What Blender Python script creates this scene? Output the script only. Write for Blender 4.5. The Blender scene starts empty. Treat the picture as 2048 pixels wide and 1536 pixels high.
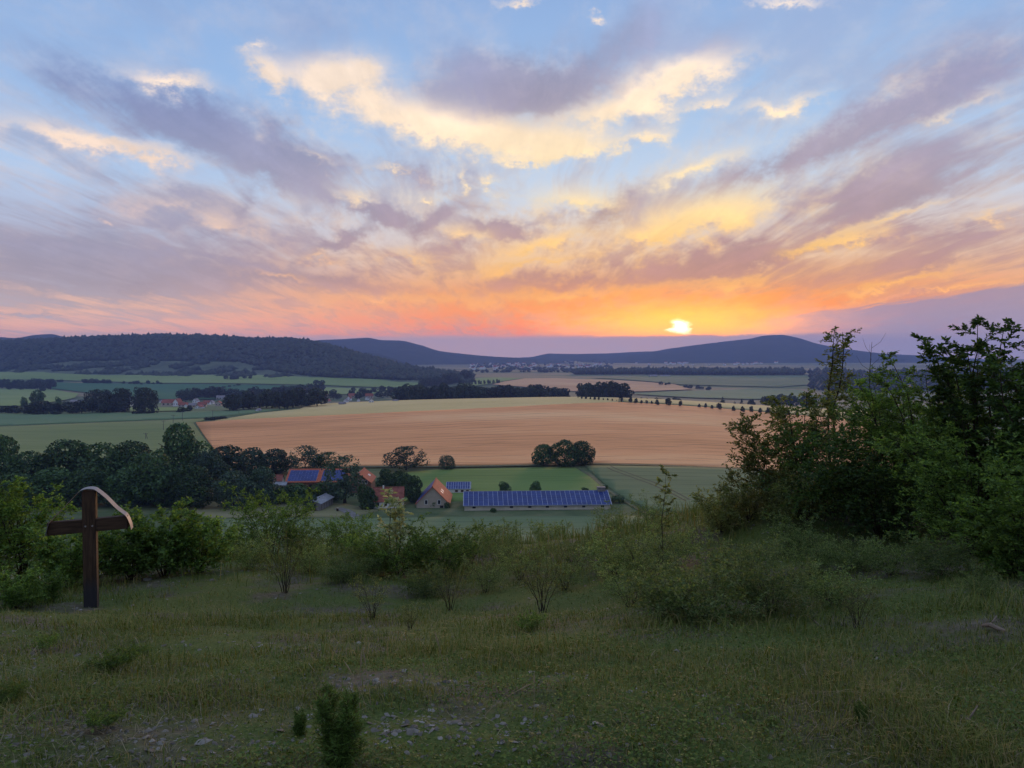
import bpy, math, random
import numpy as np
from math import radians, sin, cos, tan, pi, sqrt, atan2, asin, exp

S = bpy.context.scene
COL = S.collection
rng = np.random.default_rng(7)
random.seed(7)

# ------------------------------------------------------------------ camera
F = 1577.0                      # focal length in pixels of a 2048-wide picture
PITCH = math.atan((768 - 715) / F)
EYE = 1.65
cam_d = bpy.data.cameras.new('camera')
cam_d.sensor_width = 36.0
cam_d.lens = 36.0 * F / 2048.0
cam_d.clip_start = 0.05
cam_d.clip_end = 60000.0
cam = bpy.data.objects.new('camera', cam_d)
COL.objects.link(cam)
cam.location = (0, 0, EYE)
cam.rotation_euler = (pi / 2 - PITCH, 0, 0)
S.camera = cam

S.render.engine = 'CYCLES'
S.cycles.use_denoising = True
try:
    S.cycles.denoiser = 'OPENIMAGEDENOISE'
except Exception:
    pass
S.cycles.max_bounces = 6
S.cycles.diffuse_bounces = 3
S.cycles.glossy_bounces = 2
S.cycles.transmission_bounces = 3
S.cycles.volume_bounces = 1
S.cycles.transparent_max_bounces = 8
S.cycles.caustics_reflective = False
S.cycles.caustics_refractive = False
S.cycles.use_adaptive_sampling = True
S.cycles.adaptive_threshold = 0.02
S.view_settings.view_transform = 'Standard'
S.view_settings.look = 'None'
S.view_settings.exposure = 0.28
S.view_settings.gamma = 1.0
S.view_settings.use_curve_mapping = False


def ray(px, py):
    """world direction of a picture point (2048 x 1536), forward is +y"""
    x = (px - 1024.0) / F
    v = (768.0 - py) / F
    y = cos(PITCH) + v * sin(PITCH)
    z = -sin(PITCH) + v * cos(PITCH)
    return x, y, z


def lin1(c):
    c = c / 255.0
    return c / 12.92 if c <= 0.04045 else ((c + 0.055) / 1.055) ** 2.4


def lin(r, g, b):
    return (lin1(r), lin1(g), lin1(b), 1.0)


# ------------------------------------------------------------------ node helper
class NT:
    def __init__(self, tree):
        self.t = tree
        self.n = tree.nodes
        self.n.clear()

    def put(self, sock, v):
        if v is None:
            return
        if isinstance(v, bpy.types.NodeSocket):
            self.t.links.new(v, sock)
        elif isinstance(v, bpy.types.Node):
            self.t.links.new(v.outputs[0], sock)
        else:
            try:
                sock.default_value = v
            except Exception:
                sock.default_value = tuple(v)[:len(sock.default_value)]

    def new(self, kind, ins=None, **props):
        nd = self.n.new(kind)
        for k, v in props.items():
            setattr(nd, k, v)
        for k, v in (ins or {}).items():
            self.put(nd.inputs[k], v)
        return nd

    def math(self, op, a, b=None, c=None, clamp=False):
        nd = self.n.new('ShaderNodeMath')
        nd.operation = op
        nd.use_clamp = clamp
        for i, v in enumerate((a, b, c)):
            self.put(nd.inputs[i], v)
        return nd.outputs[0]

    def vmath(self, op, a, b=None, scale=None):
        nd = self.n.new('ShaderNodeVectorMath')
        nd.operation = op
        self.put(nd.inputs[0], a)
        if b is not None:
            self.put(nd.inputs[1], b)
        if scale is not None:
            self.put(nd.inputs['Scale'], scale)
        return nd.outputs[0]

    def mix(self, f, a, b, blend='MIX'):
        nd = self.n.new('ShaderNodeMix')
        nd.data_type = 'RGBA'
        nd.blend_type = blend
        self.put(nd.inputs[0], f)
        self.put(nd.inputs[6], a)
        self.put(nd.inputs[7], b)
        return nd.outputs[2]

    def ramp(self, f, stops, interp='LINEAR'):
        nd = self.n.new('ShaderNodeValToRGB')
        cr = nd.color_ramp
        cr.interpolation = interp
        while len(cr.elements) < len(stops):
            cr.elements.new(0.5)
        for e, (p, c) in zip(cr.elements, stops):
            e.position = p
        for e, (p, c) in zip(cr.elements, stops):
            e.color = c if len(c) == 4 else (*c, 1)
        self.put(nd.inputs[0], f)
        return nd.outputs[0]

    def smooth(self, v, lo, hi, a=0.0, b=1.0):
        nd = self.n.new('ShaderNodeMapRange')
        nd.interpolation_type = 'SMOOTHSTEP'
        self.put(nd.inputs[0], v)
        for i, q in enumerate((lo, hi, a, b)):
            nd.inputs[1 + i].default_value = q
        return nd.outputs[0]

    def noise(self, vec, scale, detail=3.0, rough=0.5, dist=0.0, dim='3D', out=0):
        nd = self.n.new('ShaderNodeTexNoise')
        nd.noise_dimensions = dim
        self.put(nd.inputs['Vector'], vec)
        nd.inputs['Scale'].default_value = scale
        nd.inputs['Detail'].default_value = detail
        nd.inputs['Roughness'].default_value = rough
        nd.inputs['Distortion'].default_value = dist
        return nd.outputs[out]


# ------------------------------------------------------------------ sky
W = bpy.data.worlds.new('World')
S.world = W
W.use_nodes = True
w = NT(W.node_tree)
W.cycles.sampling_method = 'MANUAL'
W.cycles.sample_map_resolution = 512

SUN_PX = (1363, 655)


def ae(px, py):
    x, y, z = ray(px, py)
    return atan2(x, y), math.asin(z / sqrt(x * x + y * y + z * z))


SUN_A, SUN_E = ae(*SUN_PX)

tc = w.new('ShaderNodeTexCoord')
dirv = w.vmath('NORMALIZE', tc.outputs['Generated'])
sp = w.new('ShaderNodeSeparateXYZ', {0: dirv})
dx, dy, dz = sp.outputs
A = w.math('ARCTAN2', dx, dy)
E = w.math('ARCSINE', dz)
V0 = w.new('ShaderNodeCombineXYZ', {0: A, 1: E}).outputs[0]

# cloud layer plane: streaks running away from the viewer converge near the horizon
zz = w.math('ADD', w.math('MAXIMUM', dz, 0.0), 0.07)
P = w.new('ShaderNodeCombineXYZ', {0: w.math('DIVIDE', dx, zz), 1: w.math('DIVIDE', dy, zz), 2: 0.0}).outputs[0]
Pm = w.new('ShaderNodeMapping', {'Vector': P, 'Rotation': (0, 0, radians(-8)), 'Scale': (1.9, 0.62, 1.0)}).outputs[0]
Wp = w.noise(Pm, 1.1, 2.0, 0.5, 0.0, '2D', 1)                 # colour noise for the warp
Pw = w.vmath('ADD', Pm, w.vmath('SCALE', w.vmath('SUBTRACT', Wp, (0.5, 0.5, 0.5)), scale=0.55))
N1a = w.noise(Pw, 1.5, 5.0, 0.60, 0.0, '2D')
Ps = w.new('ShaderNodeMapping', {'Vector': P, 'Rotation': (0, 0, radians(-14)), 'Scale': (5.5, 0.75, 1.0)}).outputs[0]
N3 = w.noise(w.vmath('ADD', Ps, w.vmath('SCALE', w.vmath('SUBTRACT', Wp, (0.5, 0.5, 0.5)), scale=1.3)), 1.6, 4.0, 0.62, 0.0, '2D')
N1 = w.math('MULTIPLY_ADD', w.math('SUBTRACT', N3, 0.5), 0.50, N1a)                  # streaky cirrus texture
N2v = w.noise(w.new('ShaderNodeMapping', {'Vector': V0, 'Scale': (1.0, 1.5, 1.0)}).outputs[0], 14.0, 6.0, 0.66, 0.0, '2D', 1)   # puffy
N2s = w.new('ShaderNodeSeparateColor', {0: N2v}).outputs
N2 = N2s[0]
warp = w.vmath('SCALE', w.vmath('SUBTRACT', N2v, (0.5, 0.5, 0.5)), scale=0.06)
V = w.vmath('ADD', V0, warp)


def strokes(lst, start, wide=1.0):
    acc = start
    for (cx, cy, hl, hw, ang, amp) in lst:
        a0, e0 = ae(cx, cy)
        t = radians(ang)
        a1, e1 = ae(cx + cos(t) * 20, cy + sin(t) * 20)
        a2, e2 = ae(cx - sin(t) * 20, cy + cos(t) * 20)
        kl = math.hypot(a1 - a0, e1 - e0) / 20
        kw = math.hypot(a2 - a0, e2 - e0) / 20
        rot = math.atan2(e1 - e0, a1 - a0)
        mp = w.new('ShaderNodeMapping', {'Vector': V, 'Location': (a0, e0, 0), 'Rotation': (0, 0, rot),
                                         'Scale': (hl * kl * wide, hw * kw * wide, 1)}, vector_type='TEXTURE')
        g = w.new('ShaderNodeTexGradient', {0: mp.outputs[0]}, gradient_type='QUADRATIC_SPHERE')
        acc = w.math('MULTIPLY_ADD', g.outputs['Fac'], amp, acc)
    return acc


GREY = [
    (380, 255, 380, 95, 18, 1.7), (120, 170, 120, 90, 20, .5), (575, 245, 130, 55, -62, .6),
    (560, 345, 260, 80, 8, .8), (130, 500, 640, 190, 0, 1.2), (330, 378, 270, 60, 12, .6),
    (500, 485, 320, 70, 4, .6), (260, 570, 620, 90, 2, 1.0), (650, 566, 420, 46, 5, 1.2),
    (690, 482, 170, 34, -27, 1.5), (745, 422, 190, 38, 24, 1.4), (865, 440, 170, 46, -38, 1.3),
    (475, 425, 130, 26, -40, .7), (830, 352, 240, 26, 10, .7), (965, 408, 110, 45, 0, .6),
    (640, 330, 160, 50, 12, .6),
    (1000, 150, 230, 90, 6, 1.3), (1140, 150, 290, 115, -24, 1.3), (1270, 60, 170, 85, -48, .7),
    (1420, 95, 150, 60, 0, .5), (1080, 225, 220, 80, -10, .8), (640, 120, 160, 55, 0, .4), (640, 45, 220, 110, 10, .4),
    (1000, 455, 110, 26, 5, 1.7),
    (1560, 325, 560, 62, -21, 1.1), (1850, 195, 420, 80, -25, 1.1), (1760, 400, 560, 130, -20, 1.6),
    (1210, 425, 130, 44, -28, 1.6), (1430, 522, 260, 56, -6, 1.5), (1130, 560, 340, 40, -2, 1.1),
    (1920, 470, 360, 75, -14, .9), (1830, 535, 420, 60, -9, .7),
    (1780, 598, 230, 13, -5, 1.3), (1620, 632, 280, 14, -6, 1.4), (2000, 636, 560, 60, -4, 1.8),
    (1950, 60, 300, 120, -10, .4), (1540, 505, 180, 30, -10, .6), (60, 622, 120, 9, 0, .9),
    (900, 500, 260, 40, -12, .6),
]
LIT = [
    (350, 166, 175, 42, 15, 1.4), (160, 275, 260, 44, 13, 1.4), (320, 312, 210, 34, 10, .7),
    (640, 150, 190, 75, 8, 1.3), (540, 145, 70, 40, 60, 1.0), (725, 140, 110, 80, 0, 1.0),
    (830, 238, 280, 80, 14, 1.3), (970, 270, 260, 80, 6, 1.15), (1250, 212, 350, 80, -20, 1.35), (1370, 140, 220, 70, -12, 1.1),
    (1140, 298, 170, 45, 0, 1.3), (1290, 275, 130, 26, -15, 1.1), (1050, 325, 110, 20, 5, .8),
    (1420, 205, 150, 18, -18, .7), (1035, 0, 80, 20, 0, .8), (1570, 4, 200, 28, 0, .9), (1570, 206, 180, 30, -8, 1.0),
    (1390, 335, 190, 34, -22, 1.0), (1410, 430, 300, 85, -12, 1.4), (1150, 400, 200, 60, 0, .9),
    (930, 472, 120, 40, 0, 1.1), (1090, 480, 170, 34, -15, 1.1), (790, 345, 110, 13, 8, .9), (720, 388, 100, 26, 20, .7),
    (630, 315, 120, 20, 15, .6), (350, 405, 260, 36, 8, .5), (430, 440, 150, 26, 5, .5),
    (640, 518, 70, 20, 0, 1.0), (560, 556, 160, 18, 8, .9), (810, 516, 170, 24, 0, .7), (1060, 526, 250, 26, -6, .9),
    (760, 600, 420, 34, 2, .9), (1120, 590, 400, 34, -3, .9), (1330, 470, 260, 40, -8, .8),
    (1690, 482, 240, 27, -8, 1.1), (1790, 440, 300, 24, -15, .9), (1990, 425, 140, 26, -10, .7),
    (1790, 560, 300, 18, -12, 1.1), (1900, 577, 320, 15, -8, 1.1), (1480, 560, 260, 30, -4, .7),
    (1960, 190, 160, 30, -25, .5), (1860, 235, 130, 22, -15, .5), (1180, 30, 26, 16, 20, .8), (925, 355, 40, 14, 80, .8), (985, 360, 40, 16, 10, .9),
    (845, 390, 30, 14, 20, .9), (205, 446, 26, 12, 0, .9), (525, 92, 50, 20, -20, .8),
]
g0 = w.math('MULTIPLY', N2s[2], 0.25)
Gs = strokes(GREY, g0, 1.12)
Ls = strokes(LIT, 0.0, 1.12)
n1c = w.math('SUBTRACT', N1, 0.5)
n2c = w.math('SUBTRACT', N2s[1], 0.5)
gk = w.math('ADD', w.math('MULTIPLY', w.math('MINIMUM', Gs, 0.9), 1.25), 0.30)
Gd = w.smooth(w.math('MULTIPLY_ADD', w.math('MULTIPLY_ADD', n2c, 0.40, w.math('MULTIPLY', n1c, 1.3)), gk, Gs), 0.0, 1.25, 0.0, 0.90)
lk = w.math('ADD', w.math('MULTIPLY', w.math('MINIMUM', Ls, 0.9), 1.0), 0.10)
Ld = w.smooth(w.math('MULTIPLY_ADD', w.math('MULTIPLY_ADD', n2c, 2.0, w.math('MULTIPLY', n1c, -0.7)), lk, Ls), 0.0, 1.2, 0.0, 0.96)
Vd = w.math('MULTIPLY', w.math('ADD', w.smooth(E, 0.10, 0.36, 0.78, 0.20), w.smooth(E, 0.42, 0.80, 0.0, 0.40)), w.smooth(w.math('MULTIPLY_ADD', n2c, 0.35, N1), 0.30, 0.66))

sg = w.new('ShaderNodeMapping', {'Vector': V0, 'Location': (SUN_A, SUN_E, 0), 'Scale': (0.76, 0.62, 1)}, vector_type='TEXTURE')
Sg = w.new('ShaderNodeTexGradient', {0: sg.outputs[0]}, gradient_type='SPHERICAL').outputs['Fac']
Sf = w.smooth(Sg, 0.02, 0.80)
Ep = w.math('MULTIPLY', E, 1.0 / 0.8, clamp=True)


def er(stops):
    return w.ramp(Ep, [(e / 0.8, lin(*c)) for e, c in stops])


base_f = er([(0, (200, 158, 146)), (.03, (228, 166, 142)), (.06, (226, 178, 152)), (.09, (206, 180, 176)), (.14, (182, 188, 208)),
             (.2, (172, 194, 222)), (.3, (146, 177, 216)), (.42, (132, 163, 206)), (.8, (150, 178, 218))])
base_s = er([(0, (176, 144, 166)), (.023, (190, 142, 156)), (.0285, (250, 126, 56)), (.045, (250, 132, 8)), (.08, (248, 156, 52)),
             (.12, (240, 200, 156)), (.16, (222, 208, 196)), (.2, (196, 208, 222)), (.3, (158, 186, 218)), (.42, (140, 168, 208)), (.8, (152, 180, 218))])
lit_f = er([(0, (240, 160, 130)), (.08, (242, 182, 142)), (.15, (234, 200, 182)), (.25, (238, 214, 192)), (.42, (238, 220, 204)), (.8, (225, 215, 210))])
lit_s = er([(0, (255, 140, 60)), (.06, (255, 172, 66)), (.12, (255, 196, 100)), (.2, (255, 226, 164)), (.3, (253, 227, 190)), (.42, (247, 225, 204)), (.8, (225, 215, 210))])
gry_f = er([(0, (158, 144, 156)), (.06, (164, 151, 158)), (.12, (150, 146, 163)), (.2, (147, 148, 170)), (.3, (116, 128, 168)), (.42, (128, 146, 184)), (.8, (168, 176, 204))])
gry_s = er([(0, (166, 138, 162)), (.027, (190, 138, 136)), (.06, (226, 144, 92)), (.1, (190, 138, 116)), (.17, (168, 142, 146)), (.24, (162, 148, 160)), (.32, (166, 154, 166)), (.42, (160, 168, 196)), (.8, (168, 176, 204))])
base = w.mix(Sf, base_f, base_s)
lit = w.mix(Sf, lit_f, lit_s)
gry = w.mix(Sf, gry_f, gry_s)
VEIL = [(1000, 200, 640, 230, -4, .9), (1720, 380, 620, 260, -20, .8), (420, 420, 560, 170, 8, .8), (560, 240, 260, 160, 30, .4), (1900, 120, 420, 150, -20, .45)]
Vs = strokes(VEIL, 0.0)
Vd = w.math('MAXIMUM', Vd, w.math('MULTIPLY', w.smooth(w.math('ADD', w.math('MULTIPLY_ADD', n1c, 1.1, Vs), w.math('MULTIPLY', n2c, 0.9)), 0.05, 0.85, 0.0, 0.85), w.smooth(Vs, 0.0, 0.25)))
vel = w.mix(w.smooth(w.math('MULTIPLY_ADD', n2c, 1.0, w.math('MULTIPLY', n1c, -1.0)), -0.30, 0.34, 0.12, 0.88), gry, lit)
c = w.mix(Vd, base, vel)
c = w.mix(Gd, c, gry)
c = w.mix(Ld, c, lit)
shade = w.math('MULTIPLY_ADD', w.math('MULTIPLY_ADD', n2c, 0.5, n1c), w.math('MULTIPLY', w.math('MAXIMUM', Gd, Ld), 0.55), 1.0)
c = w.vmath('SCALE', c, scale=shade)
# dust bank along the horizon under the cloud base
Eb = w.math('SUBTRACT', w.math('SUBTRACT', E, w.smooth(A, 0.25, 0.32, 0.0, 0.016)), w.math('MULTIPLY', w.math('MAXIMUM', w.math('SUBTRACT', A, 0.29), 0.0), 0.125))
bank = w.smooth(w.math('MULTIPLY_ADD', w.math('SUBTRACT', N1, 0.5), w.smooth(A, 0.15, 0.4, 0.004, 0.022), w.math('MULTIPLY_ADD', w.math('SUBTRACT', N2s[2], 0.5), 0.008, Eb)), 0.0225, 0.0310, 0.80, 0.0)
bank_sun = w.math('MULTIPLY', bank, w.smooth(A, -0.62, -0.05))
c = w.mix(bank_sun, c, w.mix(w.smooth(A, 0.20, 0.42), lin(182, 154, 158), lin(140, 134, 160)))
c = w.vmath('SCALE', c, scale=w.smooth(E, -0.01, 0.11, 1.55, 1.0))
c = w.mix(w.smooth(E, 0.0, 0.13, 0.55, 0.0), c, w.vmath('MULTIPLY', c, (1.02, 1.0, 0.70)))
# the veiled sun
Nsun = w.noise(w.new('ShaderNodeMapping', {'Vector': V0, 'Scale': (0.45, 1.3, 1.0)}).outputs[0], 75.0, 3.0, 0.6, 0.0, '2D', 1)
swarp = w.vmath('MULTIPLY', w.vmath('SUBTRACT', Nsun, (0.5, 0.5, 0.5)), (0.060, 0.012, 0.0))
ss = w.new('ShaderNodeMapping', {'Vector': w.vmath('ADD', V0, swarp), 'Location': (SUN_A, SUN_E, 0), 'Scale': (0.32, 0.07, 1)}, vector_type='TEXTURE')
halo = w.new('ShaderNodeTexGradient', {0: ss.outputs[0]}, gradient_type='QUADRATIC_SPHERE').outputs['Fac']
s2 = w.new('ShaderNodeMapping', {'Vector': w.vmath('ADD', V0, w.vmath('SCALE', swarp, scale=0.55)), 'Location': (SUN_A, SUN_E + .0005, 0), 'Scale': (0.0225, 0.0125, 1)}, vector_type='TEXTURE')
core = w.new('ShaderNodeTexGradient', {0: s2.outputs[0]}, gradient_type='SPHERICAL').outputs['Fac']
cut = w.smooth(w.math('MULTIPLY_ADD', w.math('SUBTRACT', N2s[2], 0.5), 0.008, E), 0.0255, 0.0295)
c = w.mix(w.math('MULTIPLY', w.smooth(halo, 0.0, 0.8), cut), c, (2.8, 0.90, 0.0, 1))
c = w.mix(w.math('MULTIPLY', w.smooth(core, 0.10, 0.85), cut), c, (4.0, 3.4, 2.2, 1))
bg = w.new('ShaderNodeBackground', {'Color': c, 'Strength': 1.0})
wo = w.new('ShaderNodeOutputWorld', {'Surface': bg.outputs[0]})

# ------------------------------------------------------------------ sun lamp (veiled, low, warm)
sun_d = bpy.data.lights.new('sun', 'SUN')
sun_d.energy = 1.6
sun_d.color = (1.0, 0.56, 0.28)
sun_d.angle = radians(10)
sun = bpy.data.objects.new('sun', sun_d)
COL.objects.link(sun)
sun.rotation_euler = (pi / 2 - max(SUN_E, radians(4.0)), 0, pi - SUN_A)
sun.location = (0, 0, 60)

# ------------------------------------------------------------------ terrain
def pxy_to_z(D, py):
    v = (768.0 - py) / F
    y = cos(PITCH) + v * sin(PITCH)
    z = -sin(PITCH) + v * cos(PITCH)
    return EYE + D * z / y


def vnoise(x, y, seed=0):
    """smooth value noise in 0..1 (vectorised)"""
    xi = np.floor(x).astype(np.int64)
    yi = np.floor(y).astype(np.int64)
    fx = x - xi
    fy = y - yi
    fx = fx * fx * (3 - 2 * fx)
    fy = fy * fy * (3 - 2 * fy)

    def hsh(a, b):
        n = (a * 374761393 + b * 668265263 + seed * 1442695041) & 0xFFFFFFFF
        n = ((n ^ (n >> 13)) * 1274126177) & 0xFFFFFFFF
        n = n ^ (n >> 16)
        return (n & 0xFFFF) / 65535.0
    return (hsh(xi, yi) * (1 - fx) + hsh(xi + 1, yi) * fx) * (1 - fy) + (hsh(xi, yi + 1) * (1 - fx) + hsh(xi + 1, yi + 1) * fx) * fy


def fbm(x, y, octv=4, seed=0):
    s = 0.0
    a = 0.5
    for i in range(octv):
        s = s + a * (vnoise(x, y, seed + i) - 0.5)
        x = x * 2.03 + 11.3
        y = y * 2.03 - 5.7
        a *= 0.5
    return s


KD = [0.0, 3, 6, 10, 13, 16, 20, 30, 60, 120, 200, 262, 370, 600, 900, 1150, 1500, 2000, 2600, 3400, 5000, 9000, 16000]
KZ = {
    -900: [.1, 0, -.55, -1.5, -2.2, -3.6, -5.2, -8.5, -18, -34, -46, -49, -53, -58, -62, -70, -80, -80, -50, -60, -60, -30, -30],
    0: [.1, 0, -.55, -1.5, -2.2, -3.6, -5.2, -8.5, -18, -34, -46, -49, -53, -58, -62, -70, -80, -80, -50, -60, -60, -30, -30],
    350: [.1, 0, -.6, -1.55, -1.80, -2.7, -4.6, -8, -17, -33, -47, -49.5, -52, -57, -60.5, -70, -80, -82, -52, -60, -60, -30, -30],
    620: [.08, 0, -.6, -1.6, -1.95, -2.4, -4.2, -8, -17, -33, -47, -49.8, -51, -54, -54.5, -66, -80, -82, -54, -60, -60, -30, -30],
    800: [.06, 0, -.6, -1.6, -2.0, -2.4, -4.0, -8, -17, -33, -47, -50, -50.3, -51, -49.0, -66, -82, -82, -58, -62, -58, -30, -30],
    1024: [.05, 0, -.55, -1.55, -1.95, -2.2, -3.4, -8, -17, -33, -47, -50, -50, -48.2, -46, -64, -77, -71, -63.5, -62, -58, -20, -20],
    1150: [.05, 0, -.5, -1.42, -1.75, -2.1, -3.2, -7.6, -17, -33, -47, -50, -49.8, -47.4, -44.5, -63, -77, -71, -64, -62, -58, -20, -20],
    1350: [.05, 0, -.45, -1.2, -1.45, -1.7, -2.6, -7, -17, -33, -47, -50, -50, -49.5, -48.5, -66, -82, -78, -66, -62, -56, -20, -20],
    1540: [.05, 0, -.40, -1.0, -1.12, -1.25, -2.0, -6, -16, -33, -47, -50, -51, -54, -56, -72, -86, -86, -72, -62, -54, -20, -20],
    1750: [.05, .02, -.35, -.85, -.9, -1.0, -1.5, -5, -15, -33, -47, -51, -53, -58, -62, -76, -88, -86, -72, -62, -54, -20, -20],
    2048: [.05, .04, -.25, -.6, -.6, -.7, -1.2, -4, -14, -32, -47, -52, -55, -62, -68, -80, -88, -86, -72, -62, -54, -20, -20],
    2900: [.05, .04, -.2, -.5, -.5, -.6, -1.2, -4, -14, -32, -47, -52, -55, -62, -68, -80, -88, -86, -72, -62, -54, -20, -20],
}


def pchip(xk, yk, x):
    xk = np.asarray(xk, float)
    yk = np.asarray(yk, float)
    h = np.diff(xk)
    d = np.diff(yk) / h
    m = np.zeros(len(xk))
    for i in range(1, len(xk) - 1):
        if d[i - 1] * d[i] > 0:
            w1 = 2 * h[i] + h[i - 1]
            w2 = h[i] + 2 * h[i - 1]
            m[i] = (w1 + w2) / (w1 / d[i - 1] + w2 / d[i])
    m[0] = d[0]
    m[-1] = d[-1]
    i = np.clip(np.searchsorted(xk, x) - 1, 0, len(xk) - 2)
    t = np.clip((x - xk[i]) / h[i], 0, 1)
    t2 = t * t
    t3 = t2 * t
    return yk[i] * (2 * t3 - 3 * t2 + 1) + m[i] * h[i] * (t3 - 2 * t2 + t) + yk[i + 1] * (-2 * t3 + 3 * t2) + m[i + 1] * h[i] * (t3 - t2)


ND, NU = 1600, 360
LD0, LD1 = math.log(0.5), math.log(16500.0)
U0, U1 = (-900 - 1024) / F, (2900 - 1024) / F
_dd = np.exp(np.linspace(LD0, LD1, ND))
_uu = np.linspace(U0, U1, NU)
_cols = sorted(KZ)
_cz = np.array([pchip(KD, KZ[c], _dd) for c in _cols])           # columns x D
_cu = np.array([(c - 1024) / F for c in _cols])
TAB = np.zeros((NU, ND))
for j in range(ND):
    TAB[:, j] = pchip(_cu, _cz[:, j], _uu)
_k = np.exp(-0.5 * (np.arange(-14, 15) / 6.0) ** 2)
_k /= _k.sum()
_pad = np.pad(TAB, ((14, 14), (0, 0)), mode='edge')
TAB = sum(_k[i] * _pad[i:i + NU] for i in range(29))


def hgt(x, y, detail=True):
    x = np.asarray(x, float)
    y = np.asarray(y, float)
    R = np.sqrt(x * x + y * y)
    D = np.maximum(np.maximum(y, 0.30 * R), 0.5)
    u = np.clip(x / D, U0, U1)
    fu = (u - U0) / (U1 - U0) * (NU - 1)
    fd = np.clip((np.log(D) - LD0) / (LD1 - LD0), 0, 1) * (ND - 1)
    iu = np.clip(fu.astype(int), 0, NU - 2)
    idd = np.clip(fd.astype(int), 0, ND - 2)
    a = fu - iu
    b = fd - idd
    z = (TAB[iu, idd] * (1 - a) + TAB[iu + 1, idd] * a) * (1 - b) + (TAB[iu, idd + 1] * (1 - a) + TAB[iu + 1, idd + 1] * a) * b
    if detail:
        near = np.clip(1.0 - R / 60.0, 0, 1)
        z = z + near * (0.20 * fbm(x * 0.9, y * 0.9, 4, 3) + 0.05 * fbm(x * 5, y * 5, 3, 9))
        far = np.clip((R - 950.0) / 700.0, 0, 1)
        z = z + far * 5.0 * fbm(x / 260.0, y / 260.0, 3, 21)
        # low hump of earth under the thicket
        z = z + 0.50 * np.exp(-(((x - 5.2) / 1.7) ** 2 + ((y - 13.6) / 1.5) ** 2))
    return z


def hz(x, y):
    return float(hgt(np.array([x]), np.array([y]))[0])


_marchD = np.exp(np.linspace(math.log(2.0), math.log(12000.0), 3000))


def G(px, py, dmin=2.0, dmax=12000.0):
    """where the sight line through a picture point meets the ground: x, y, z"""
    x, y, z = ray(px, py)
    D = _marchD[(_marchD >= dmin) & (_marchD <= dmax)]
    gz = hgt(D * x / y, D)
    f = EYE + D * z / y - gz
    idx = np.nonzero((f[:-1] > 0) & (f[1:] <= 0))[0]
    if len(idx) == 0:
        d = float(D[np.argmin(np.abs(f))])
    else:
        i = idx[0]
        t = f[i] / (f[i] - f[i + 1])
        d = float(D[i] + t * (D[i + 1] - D[i]))
    gx = d * x / y
    return gx, d, hz(gx, d)


def PD(px, D):
    """ground point at forward distance D in the direction of picture column px"""
    x = (px - 1024.0) / F * D
    return x, D, hz(x, D)


# ------------------------------------------------------------------ mesh helpers
def mesh_np(name, V, Fq, smooth=False):
    """mesh from an array of vertices and an (m,k) array (or list of such arrays) of faces"""
    V = np.asarray(V, dtype=np.float32).reshape(-1, 3)
    Fs = Fq if isinstance(Fq, list) else [Fq]
    Fs = [np.asarray(f, dtype=np.int32) for f in Fs if len(f)]
    me = bpy.data.meshes.new(name)
    me.vertices.add(len(V))
    me.vertices.foreach_set('co', V.ravel())
    loops = np.concatenate([f.ravel() for f in Fs])
    cnt = np.concatenate([np.full(len(f), f.shape[1], dtype=np.int32) for f in Fs])
    start = np.concatenate([[0], np.cumsum(cnt)[:-1]]).astype(np.int32)
    me.loops.add(len(loops))
    me.loops.foreach_set('vertex_index', loops)
    me.polygons.add(len(cnt))
    me.polygons.foreach_set('loop_start', start)
    me.polygons.foreach_set('loop_total', cnt)
    if smooth:
        me.polygons.foreach_set('use_smooth', np.ones(len(cnt), dtype=bool))
    me.update(calc_edges=True)
    return me


def link(name, me, mat=None, parent=None, loc=None, rot=None, scale=None):
    o = bpy.data.objects.new(name, me)
    COL.objects.link(o)
    if mat is not None and me is not None and len(me.materials) == 0:
        me.materials.append(mat)
    if parent is not None:
        o.parent = parent
    if loc is not None:
        o.location = loc
    if rot is not None:
        o.rotation_euler = rot
    if scale is not None:
        o.scale = scale
    return o


def tag(o, label=None, cat=None, group=None, kind=None):
    if label:
        o['label'] = label
    if cat:
        o['category'] = cat
    if group:
        o['group'] = group
    if kind:
        o['kind'] = kind
    return o


def empty(name, loc, rz=0.0, **kw):
    o = bpy.data.objects.new(name, None)
    o.empty_display_size = 0.3
    COL.objects.link(o)
    o.location = loc
    o.rotation_euler = (0, 0, rz)
    tag(o, **kw)
    return o


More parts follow.
